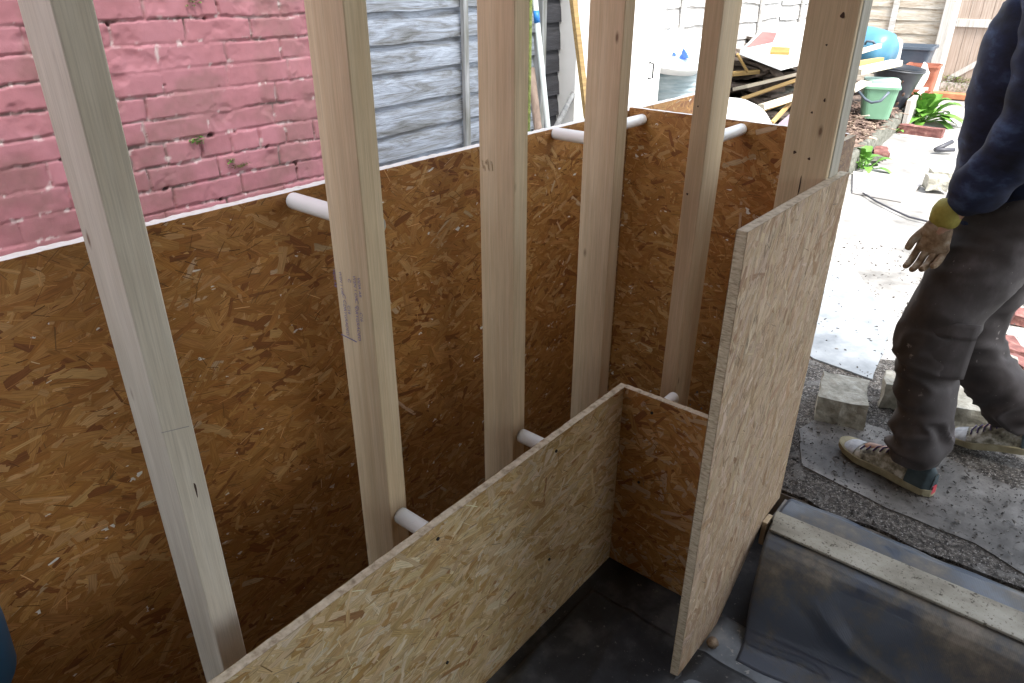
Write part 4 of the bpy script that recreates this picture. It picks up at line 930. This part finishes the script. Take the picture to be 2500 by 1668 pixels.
rub = [((2465, 850), .6, BRK, 'broken red brick on the rubble at the right edge', (.13, .08, .05)), ((2435, 905), .2, BLOCK, 'mortar crusted brick on the near side of the rubble', (.16, .11, .08)),
       ((2482, 890), 1.0, BRK, 'half red brick with a white dusty face in the rubble', (.10, .08, .05)), ((2470, 938), .3, PAP, 'small pale blue block at the rubble edge', (.07, .10, .05)),
       ((2375, 870), .8, noise_mat('cream_chunk', [(.3, (.5, .45, .36)), (.7, (.68, .64, .55))], (20, 20, 20)), 'flat cream stone chunk behind the worker leg', (.15, .13, .04)), ((2492, 775), .2, BRK, 'red brick end near the grey kerb slab at the right edge', (.10, .07, .05)),
       ((2450, 955), 1.2, BLOCK, 'small grey rubble lump below the pale blue block', (.08, .07, .05))]
for (px, py), yaw, mt, lab, dm in rub: brick(F(px, py, z=GZ+dm[2]*.4), yaw, lab, dm, mt, tilt=(.15, -.1), group='rubble pieces behind the worker')
q = F(2480, 715, z=GZ+.05); brick(q+Vector((.1, -.1, 0)), .25, 'grey concrete kerb slab lying at the right edge behind the worker', (.14, .9, .09), BLOCK, name='kerb_slab', cat='slab')
for (px, py), lab in (((2285, 445), 'rough stone lump beside the worker jacket on the path'), ((2295, 432), 'pale stone resting on the rough lump beside the jacket')):
    brick(F(px, py, z=GZ+.06), .4, lab, (.16, .14, .1), BLOCK, name='stone', cat='stone')

# blue tub at the left edge, close to the camera
BLU, *_ = new_mat('navy_blue_plastic', (.03, .13, .25), .42)
m = MB(); c = F(0, 1668, z=.62)
p0 = F(22, 1250, z=.72); 
m.lathe([(0, 0), (.15, 0), (.163, .02), (.170, .12), (.172, .25), (.170, .33), (.158, .40), (.12, .44), (.05, .455), (0, .457)], (p0.x-.232, p0.y+.03, .40), 48)
tag(m.build('plastic_drum', BLU), 'dark blue plastic drum cut off by the left edge of the view', 'drum')

# ------------------------------------------------------------------ the worker walking past
def skin_mesh(nodes, edges, root=0, sub=2, warp=None):
    """nodes: list of (pos, radius or (rx, ry)); grown with a skin modifier and smoothed"""
    me = bpy.data.meshes.new('tmp'); me.from_pydata([n[0] for n in nodes], edges, [])
    o = bpy.data.objects.new('tmp', me); COL.objects.link(o)
    sk_ = o.modifiers.new('skin', 'SKIN'); sk_.use_smooth_shade = True
    for i, n in enumerate(nodes):
        r = n[1] if isinstance(n[1], tuple) else (n[1], n[1]); me.skin_vertices[0].data[i].radius = r; me.skin_vertices[0].data[i].use_root = (i == root)
    sb = o.modifiers.new('sub', 'SUBSURF'); sb.levels = sub; sb.render_levels = sub
    bpy.context.view_layer.update(); dg = bpy.context.evaluated_depsgraph_get()
    out = bpy.data.meshes.new_from_object(o.evaluated_get(dg)); bpy.data.objects.remove(o)
    if warp:
        nn = [v.normal.copy() for v in out.vertices]
        for v, n in zip(out.vertices, nn): v.co = v.co+n*warp(v.co)
        out.update()
    return out
def put_mesh(me, name, mat, parent=None):
    me.name = name; me.materials.clear(); me.materials.append(mat); 
    for p in me.polygons: p.use_smooth = True
    o = bpy.data.objects.new(name, me); COL.objects.link(o); return attach(o, parent)
SKINM = noise_mat('skin', [(.3, (.46, .27, .19)), (.7, (.56, .34, .25))], (20, 20, 20), rough=.5, bump=.05, rnd=False)
JACK = noise_mat('navy_fleece', [(.36, (.005, .007, .02)), (.55, (.013, .022, .065)), (.70, (.05, .085, .18))], (9, 9, 16), rough=.85, bump=.6, bdist=.004, rnd=False)
TROU = noise_mat('work_trouser_cloth', [(.3, (.03, .025, .025)), (.55, (.062, .053, .053)), (.72, (.13, .115, .12))], (6, 6, 4), rough=.8, bump=.5, bdist=.004, rnd=False, speck=[(30, .68, (.2, .18, .17)), (90, .70, (.25, .24, .22))])
GLV = noise_mat('tan_glove', [(.35, (.16, .10, .06)), (.5, (.34, .24, .15)), (.65, (.5, .42, .33))], (30, 30, 30), rough=.7, bump=.3, rnd=False)
YEL = noise_mat('yellow_cuff', [(.3, (.26, .23, .04)), (.7, (.46, .40, .09))], (30, 30, 30), rough=.7, bump=.3, rnd=False)
BLG = noise_mat('dark_glove', [(.3, (.012, .012, .016)), (.7, (.03, .03, .036))], (30, 30, 30), rough=.6, bump=.3, rnd=False)
HAIR = noise_mat('brown_hair', [(.3, (.03, .018, .01)), (.7, (.08, .05, .03))], (90, 90, 12), rough=.6, bump=.8, rnd=False)

per = empty('person', (2.32, .14, GZ), 'worker in navy fleece and brown grey work trousers striding past the door opening', 'person')
hipL, hipR = Vector((2.38, .17, 1.00)), Vector((2.55, .15, 1.00))
kneeL, ankL = Vector((2.27, .245, .64)), Vector((2.225, .205, .27))
kneeR, ankR = Vector((2.56, .215, .55)), Vector((2.56, -.06, .33))
shL, shR = Vector((2.27, .185, 1.58)), Vector((2.63, .185, 1.58))
elL, wrL = Vector((2.23, .155, 1.28)), Vector((2.245, .285, 1.03))
elR, wrR = Vector((2.68, .14, 1.27)), Vector((2.67, .20, 1.0))
pel, spi, chs, nek, hed = Vector((2.465, .165, 1.04)), Vector((2.46, .18, 1.22)), Vector((2.45, .19, 1.45)), Vector((2.45, .20, 1.66)), Vector((2.45, .225, 1.80))
body = skin_mesh([(pel, (.15, .10)), (spi, (.135, .095)), (chs, (.155, .11)), (nek, .055), (hed, (.07, .085)), (hed+Vector((0, .005, .09)), (.062, .075)),
    (shL, .062), (elL, .045), (wrL, .028), (wrL+Vector((.003, .03, -.075)), (.020, .036)), (shR, .062), (elR, .045), (wrR, .028), (wrR+Vector((-.02, .03, -.075)), (.020, .036)),
    (hipL, .085), (kneeL, .057), (ankL, .038), (ankL+Vector((.02, .06, -.045)), (.036, .03)), (ankL+Vector((.04, .15, -.065)), (.035, .022)),
    (hipR, .085), (kneeR, .057), (ankR, .038), (ankR+Vector((0, .05, -.055)), (.036, .03)), (ankR+Vector((0, .13, -.095)), (.035, .022))],
    [(0, 1), (1, 2), (2, 3), (3, 4), (4, 5), (2, 6), (6, 7), (7, 8), (8, 9), (2, 10), (10, 11), (11, 12), (12, 13), (0, 14), (14, 15), (15, 16), (16, 17), (17, 18), (0, 19), (19, 20), (20, 21), (21, 22), (22, 23)], 0, 2)
for v in body.vertices:      # nose, brow and chin on the head
    d = v.co-(hed+Vector((0, 0, .03)))
    if d.length < .14 and d.y > 0:
        v.co.y += .022*math.exp(-((d.x/.014)**2))*math.exp(-(((d.z+.01)/.024)**2))+.008*math.exp(-((d.x/.03)**2))*math.exp(-(((d.z+.075)/.018)**2))-.008*(math.exp(-(((abs(d.x)-.032)/.014)**2)))*math.exp(-(((d.z-.022)/.012)**2))
put_mesh(body, 'body', SKINM, per)
for sx in (-1, 1):
    m = MB(); c = hed+Vector((sx*.068, -.01, .03)); m.lathe([(0, -.008), (.018, -.006), (.026, 0), (.018, .006), (0, .004)], c, 14, ax=(sx, -.3, 0), sy=1.3); m.build('ear', SKINM, per)
    m = MB(); c = hed+Vector((sx*.031, .068, .052)); m.lathe([(0, -.010), (.008, -.007), (.011, 0), (.008, .007), (0, .010)], c, 14, ax=(0, 1, 0)); m.build('eye', new_mat('eye', (.6, .58, .55), .2)[0], per)
m = MB(); m.tube([hed+Vector((-.024, .074, -.035)), hed+Vector((0, .082, -.034)), hed+Vector((.024, .074, -.035))], [.002, .006, .002], 8); m.build('mouth', new_mat('lips', (.4, .16, .13), .5)[0], per)
def hairf(u, v):
    a = u*2*math.pi; e = v*math.pi*.56; low = .35*max(0, math.cos(a-math.pi/2))
    e *= (1-low); r = .098+.004*mnoise.noise(Vector((math.cos(a)*4, math.sin(a)*4, e*5)))
    return hed+Vector((math.cos(a)*math.sin(e)*r*.82, math.sin(a)*math.sin(e)*r*1.0-.008, .055+math.cos(e)*r))
m = MB(); m.grid(hairf, 48, 20); m.build('hair', HAIR, per, solid=-.008)

def folds(sc, amp, zs=1.0, seed=0):
    def f(p):
        q = Vector((p.x*sc+seed, p.y*sc, p.z*sc*zs)); n = mnoise.noise(q); n2 = mnoise.noise(q*2.3+Vector((5, 0, 0)))
        return amp*((1-abs(n)*2.4)*.6+n2*.5)
    return f
def troufold(p):
    q = Vector((p.x*7, p.y*7, p.z*13)); w = mnoise.noise(q*.6+Vector((4, 2, 0)))
    base = folds(5.5, .007, 1.5, 3)(p)
    r1 = 1-abs(mnoise.noise(Vector((p.x*6+w, p.y*6+p.z*5, p.z*17+w*2))))*2.6
    k = .35+1.1*max(0, min(1, (.50-p.z)/.16))+.5*math.exp(-((p.z-.62)/.07)**2)
    base += .016*k*max(-.3, r1)
    return base
cufL = ankL+Vector((0, .0, .035))
tr = skin_mesh([(pel+Vector((0, 0, .13)), (.18, .15)), (pel+Vector((-.0, .01, -.04)), (.20, .165)), (hipL+Vector((0, .01, -.09)), (.128, .142)), (kneeL.lerp(hipL, .45)+Vector((0, .01, 0)), (.115, .135)), (kneeL+Vector((0, .012, .03)), (.098, .115)), (kneeL.lerp(ankL, .45), (.080, .096)), (ankL+Vector((0, .0, .09)), (.072, .080)), (cufL+Vector((.003, -.004, -.045)), (.086, .100)),
    (hipR+Vector((0, 0, -.09)), (.128, .14)), (kneeR.lerp(hipR, .45), .122), (kneeR, .10), (kneeR.lerp(ankR, .5), .086), (ankR+Vector((0, .0, .0)), .078)],
    [(0, 1), (1, 2), (2, 3), (3, 4), (4, 5), (5, 6), (6, 7), (1, 8), (8, 9), (9, 10), (10, 11), (11, 12)], 0, 4, troufold)
trou = put_mesh(tr, 'trousers', TROU, per)
# thigh pocket with flap
m = MB()
def pock(u, v): 
    z = .735-v*.16; y = .14+u*.15; c = kneeL.lerp(hipL, min(1, max(0, (z-.64)/.36))); dy = (y-c.y)/.112; return (c.x-.106*math.sqrt(max(.05, 1-dy*dy*.8))-.004, y, z)
m.grid(pock, 12, 12); m.build('pocket', TROU, trou, solid=.006)
m = MB(); m.grid(lambda u, v: (Vector(pock(u, v*.28))+Vector((-.006, 0, .01))), 12, 5); m.build('pocket_flap', TROU, trou, solid=.005)
def torso(sections, seg=56, n=60, fold=None):
    m = MB(); cs = np.array([list(c)+[rx, ry] for c, rx, ry in sections]); ts = np.linspace(0, len(cs)-1, n)
    def sec(t):
        i = min(int(t), len(cs)-2); k = t-i; k = k*k*(3-2*k) if False else k
        p0, p1, p2, p3 = cs[max(i-1, 0)], cs[i], cs[i+1], cs[min(i+2, len(cs)-1)]
        return .5*((2*p1)+(-p0+p2)*k+(2*p0-5*p1+4*p2-p3)*k*k+(-p0+3*p1-3*p2+p3)*k**3)
    vs = []
    for t in ts:
        q = sec(t)
        for k in range(seg):
            a = 2*math.pi*k/seg; ca, sa = math.cos(a), math.sin(a)
            dx = math.copysign(abs(ca)**.85, ca); dy = math.copysign(abs(sa)**.85, sa); p = Vector((q[0]+dx*q[3], q[1]+dy*q[4], q[2]))
            nn = Vector((dx, dy, 0)); f_ = fold(p) if fold else 0; vs.append(p+nn*f_)
    m.add(vs, [(i*seg+k, i*seg+(k+1) % seg, (i+1)*seg+(k+1) % seg, (i+1)*seg+k) for i in range(n-1) for k in range(seg)], 0, True)
    return m
ff = folds(6.5, .014, 1.8, 9)
tm = torso([(pel+Vector((0, .01, -.15)), .165, .150), (pel+Vector((0, .01, -.10)), .185, .165), (pel+Vector((0, .01, .02)), .180, .160), (spi+Vector((0, .012, 0)), .175, .155), (chs+Vector((0, .01, -.08)), .19, .155), (chs+Vector((0, .01, .04)), .19, .145), (chs+Vector((0, .01, .13)), .15, .11), (nek+Vector((0, 0, -.01)), .075, .075), (nek+Vector((0, 0, .04)), .066, .068)], fold=ff)
arms = skin_mesh([(chs+Vector((0, .0, .07)), (.11, .10)), (shL, .092), (elL, .082), (wrL.lerp(elL, .45), .074), (wrL+Vector((0, .004, -.008)), .062), (shR, .092), (elR, .082), (wrR.lerp(elR, .45), .07), (wrR+Vector((0, 0, .02)), .058)],
    [(0, 1), (1, 2), (2, 3), (3, 4), (0, 5), (5, 6), (6, 7), (7, 8)], 0, 4, ff)
tm.add([tuple(v.co) for v in arms.vertices], [tuple(p.vertices) for p in arms.polygons], 0, True); bpy.data.meshes.remove(arms)
tm.build('fleece_jacket', JACK, per)
def glove(w, palm_dir, side, fwd, mat, cuffmat, scale=1.0):
    pd = Vector(palm_dir).normalized(); sd_ = Vector(side).normalized(); n_ = pd.cross(sd_).normalized()
    nodes = [(w-pd*.02, (.034, .03)), (w+pd*.03, (.028, .040)), (w+pd*.075, (.022, .046))]; edges = [(0, 1), (1, 2)]
    for i, (o_, l1, l2, l3) in enumerate(((-.034, .036, .024, .018), (-.011, .040, .027, .020), (.012, .038, .025, .019), (.033, .030, .019, .016))):
        b0 = w+pd*.085+sd_*o_; c1 = math.radians(28+6*i); c2 = math.radians(62+5*i); c3 = math.radians(88+4*i)
        a1 = b0+(pd*math.cos(c1)+n_*fwd*math.sin(c1))*l1; a2 = a1+(pd*math.cos(c2)+n_*fwd*math.sin(c2))*l2; a3 = a2+(pd*math.cos(c3)+n_*fwd*math.sin(c3))*l3
        k = len(nodes); nodes += [(b0, .0115), (a1, .0108), (a2, .0100), (a3, .0088)]; edges += [(2, k), (k, k+1), (k+1, k+2), (k+2, k+3)]
    k = len(nodes); t0 = w+pd*.03-sd_*.036; t1 = t0+pd*.03-sd_*.016+n_*fwd*.014; t2 = t1+pd*.028+n_*fwd*.018
    nodes += [(t0, .015), (t1, .0125), (t2, .0108)]; edges += [(1, k), (k, k+1), (k+1, k+2)]
    g = put_mesh(skin_mesh(nodes, edges, 1, 2), 'glove', mat, per)
    c = put_mesh(skin_mesh([(w-pd*.075, (.042, .042)), (w-pd*.02, (.040, .042)), (w+pd*.012, (.036, .042))], [(0, 1), (1, 2)], 0, 2, folds(30, .003)), 'cuff', cuffmat, g); return g
glove(wrL+Vector((.0, .02, -.035)), (.02, .12, -1), (-.15, -1, 0), 1, GLV, YEL)
glove(wrR+Vector((-.01, .01, -.02)), (-.25, .25, -1), (.0, -1, 0), 1, BLG, BLG)
# shoes
UPP = noise_mat('worn_shoe_upper', [(.36, (.08, .07, .05)), (.5, (.30, .28, .21)), (.62, (.6, .58, .52))], (34, 34, 34), rough=.75, bump=.5, rnd=False)
CAPM = noise_mat('dusty_toe', [(.3, (.3, .31, .33)), (.6, (.6, .62, .64)), (.8, (.72, .74, .75))], (30, 30, 30), rough=.8, bump=.4, rnd=False)
SOLE = noise_mat('dirty_sole', [(.3, (.24, .21, .12)), (.7, (.42, .38, .25))], (24, 24, 24), rough=.8, bump=.4, rnd=False)
DTEAL = noise_mat('dark_teal_heel', [(.3, (.03, .05, .06)), (.7, (.07, .10, .11))], (24, 24, 24), rough=.7, bump=.3, rnd=False)
LACE, *_ = new_mat('purple_lace', (.10, .07, .16), .8); REDH, *_ = new_mat('red_heel_tab', (.55, .06, .08), .6)
def shoe(heel, toe, lift, parent):
    heel = Vector(heel); toe = Vector(toe); d = toe-heel; L_ = d.length; d.normalize(); s = d.cross(Vector((0, 0, 1))).normalized(); u = s.cross(d)
    def wd(t): return np.interp(t, [0, .06, .25, .45, .7, .88, .97, 1], [.012, .030, .036, .036, .049, .043, .026, .006])
    def ht(t): return np.interp(t, [0, .05, .22, .38, .55, .75, .9, 1], [.085, .100, .108, .105, .082, .055, .046, .026])
    sh_h = .026
    def up_(a, b, lo=.0, grow=0):
        def f(uu, vv):
            t = a+(b-a)*uu; an = vv*math.pi; w = wd(t)+grow; h = ht(t)-sh_h+grow
            x = math.cos(an); z = math.sin(an)**.75
            pinch = 1-.35*z*max(0, 1-abs(t-.3)/.4)
            return heel+d*(t*L_)+s*(x*w*pinch)+u*(sh_h-.006+max(0, h*z)+lift*0)
        return f
    m = MB(); m.grid(up_(0.004, 1), 60, 28); m.grid(lambda a, b: tuple(Vector(up_(.004, .0045)(0, b)).lerp(heel+u*.05, a)), 3, 28); sh_ = m.build('shoe', UPP, parent)
    m = MB(); m.grid(up_(.78, 1.0, grow=.0022), 16, 28); m.build('toe_cap', CAPM, sh_)
    m = MB(); m.grid(up_(0.004, .24, grow=.003), 18, 28); m.grid(lambda a, b: tuple(Vector(up_(.004, .0045, grow=.003)(0, b)).lerp(heel+u*.05, a)-d*.002), 3, 28); m.build('heel_counter', DTEAL, sh_)
    m = MB(); n = 40; vs = []
    for k, zz in enumerate((0, .004, sh_h, sh_h+.002)):
        g = (-.004, .003, .004, -.002)[k]
        for i in range(2*n):
            t = i/(n-1) if i < n else (2*n-1-i)/(n-1); sg = 1 if i < n else -1
            spring = .016*max(0, t-.75)/.25*(1 if zz < .01 else .6)
            vs.append(heel+d*(t*L_*(1+.02)-L_*.01)+s*(sg*(wd(t)+g))+u*(zz+spring))
    N2 = 2*n; m.add(vs, [(k*N2+i, k*N2+(i+1) % N2, (k+1)*N2+(i+1) % N2, (k+1)*N2+i) for k in range(3) for i in range(N2)]+[tuple(range(N2))[::-1], tuple(range(3*N2, 4*N2))]); m.build('sole', SOLE, sh_)
    for k in range(5):
        t = .46+.062*k; f = up_(t, t+.0001, grow=.004); g = up_(t+.03, t+.0301, grow=.004)
        m = MB(); m.tube([f(0, .30+.0*k), f(0, .42), g(0, .55), g(0, .70)], .0024, 6); m.build('lace', LACE, sh_)
    m = MB(); a = heel-d*.004; m.prism([a+s*.012+u*.012, a-s*.012+u*.012, a-s*.010+u*.04, a+s*.010+u*.04], d*.006); m.build('heel_tab', REDH, sh_)
    return sh_
ht_ = F(2262, 1214, z=GZ+.005); tt_ = F(2050, 1108, z=GZ+.02)
shoe((2.19, .125, GZ+.006), (2.283, .424, GZ+.006), 0, per)
shoe((2.56, -.12, GZ+.07), (2.55, .155, GZ+.012), 0, per)
# a piece of pale packing held in the left glove
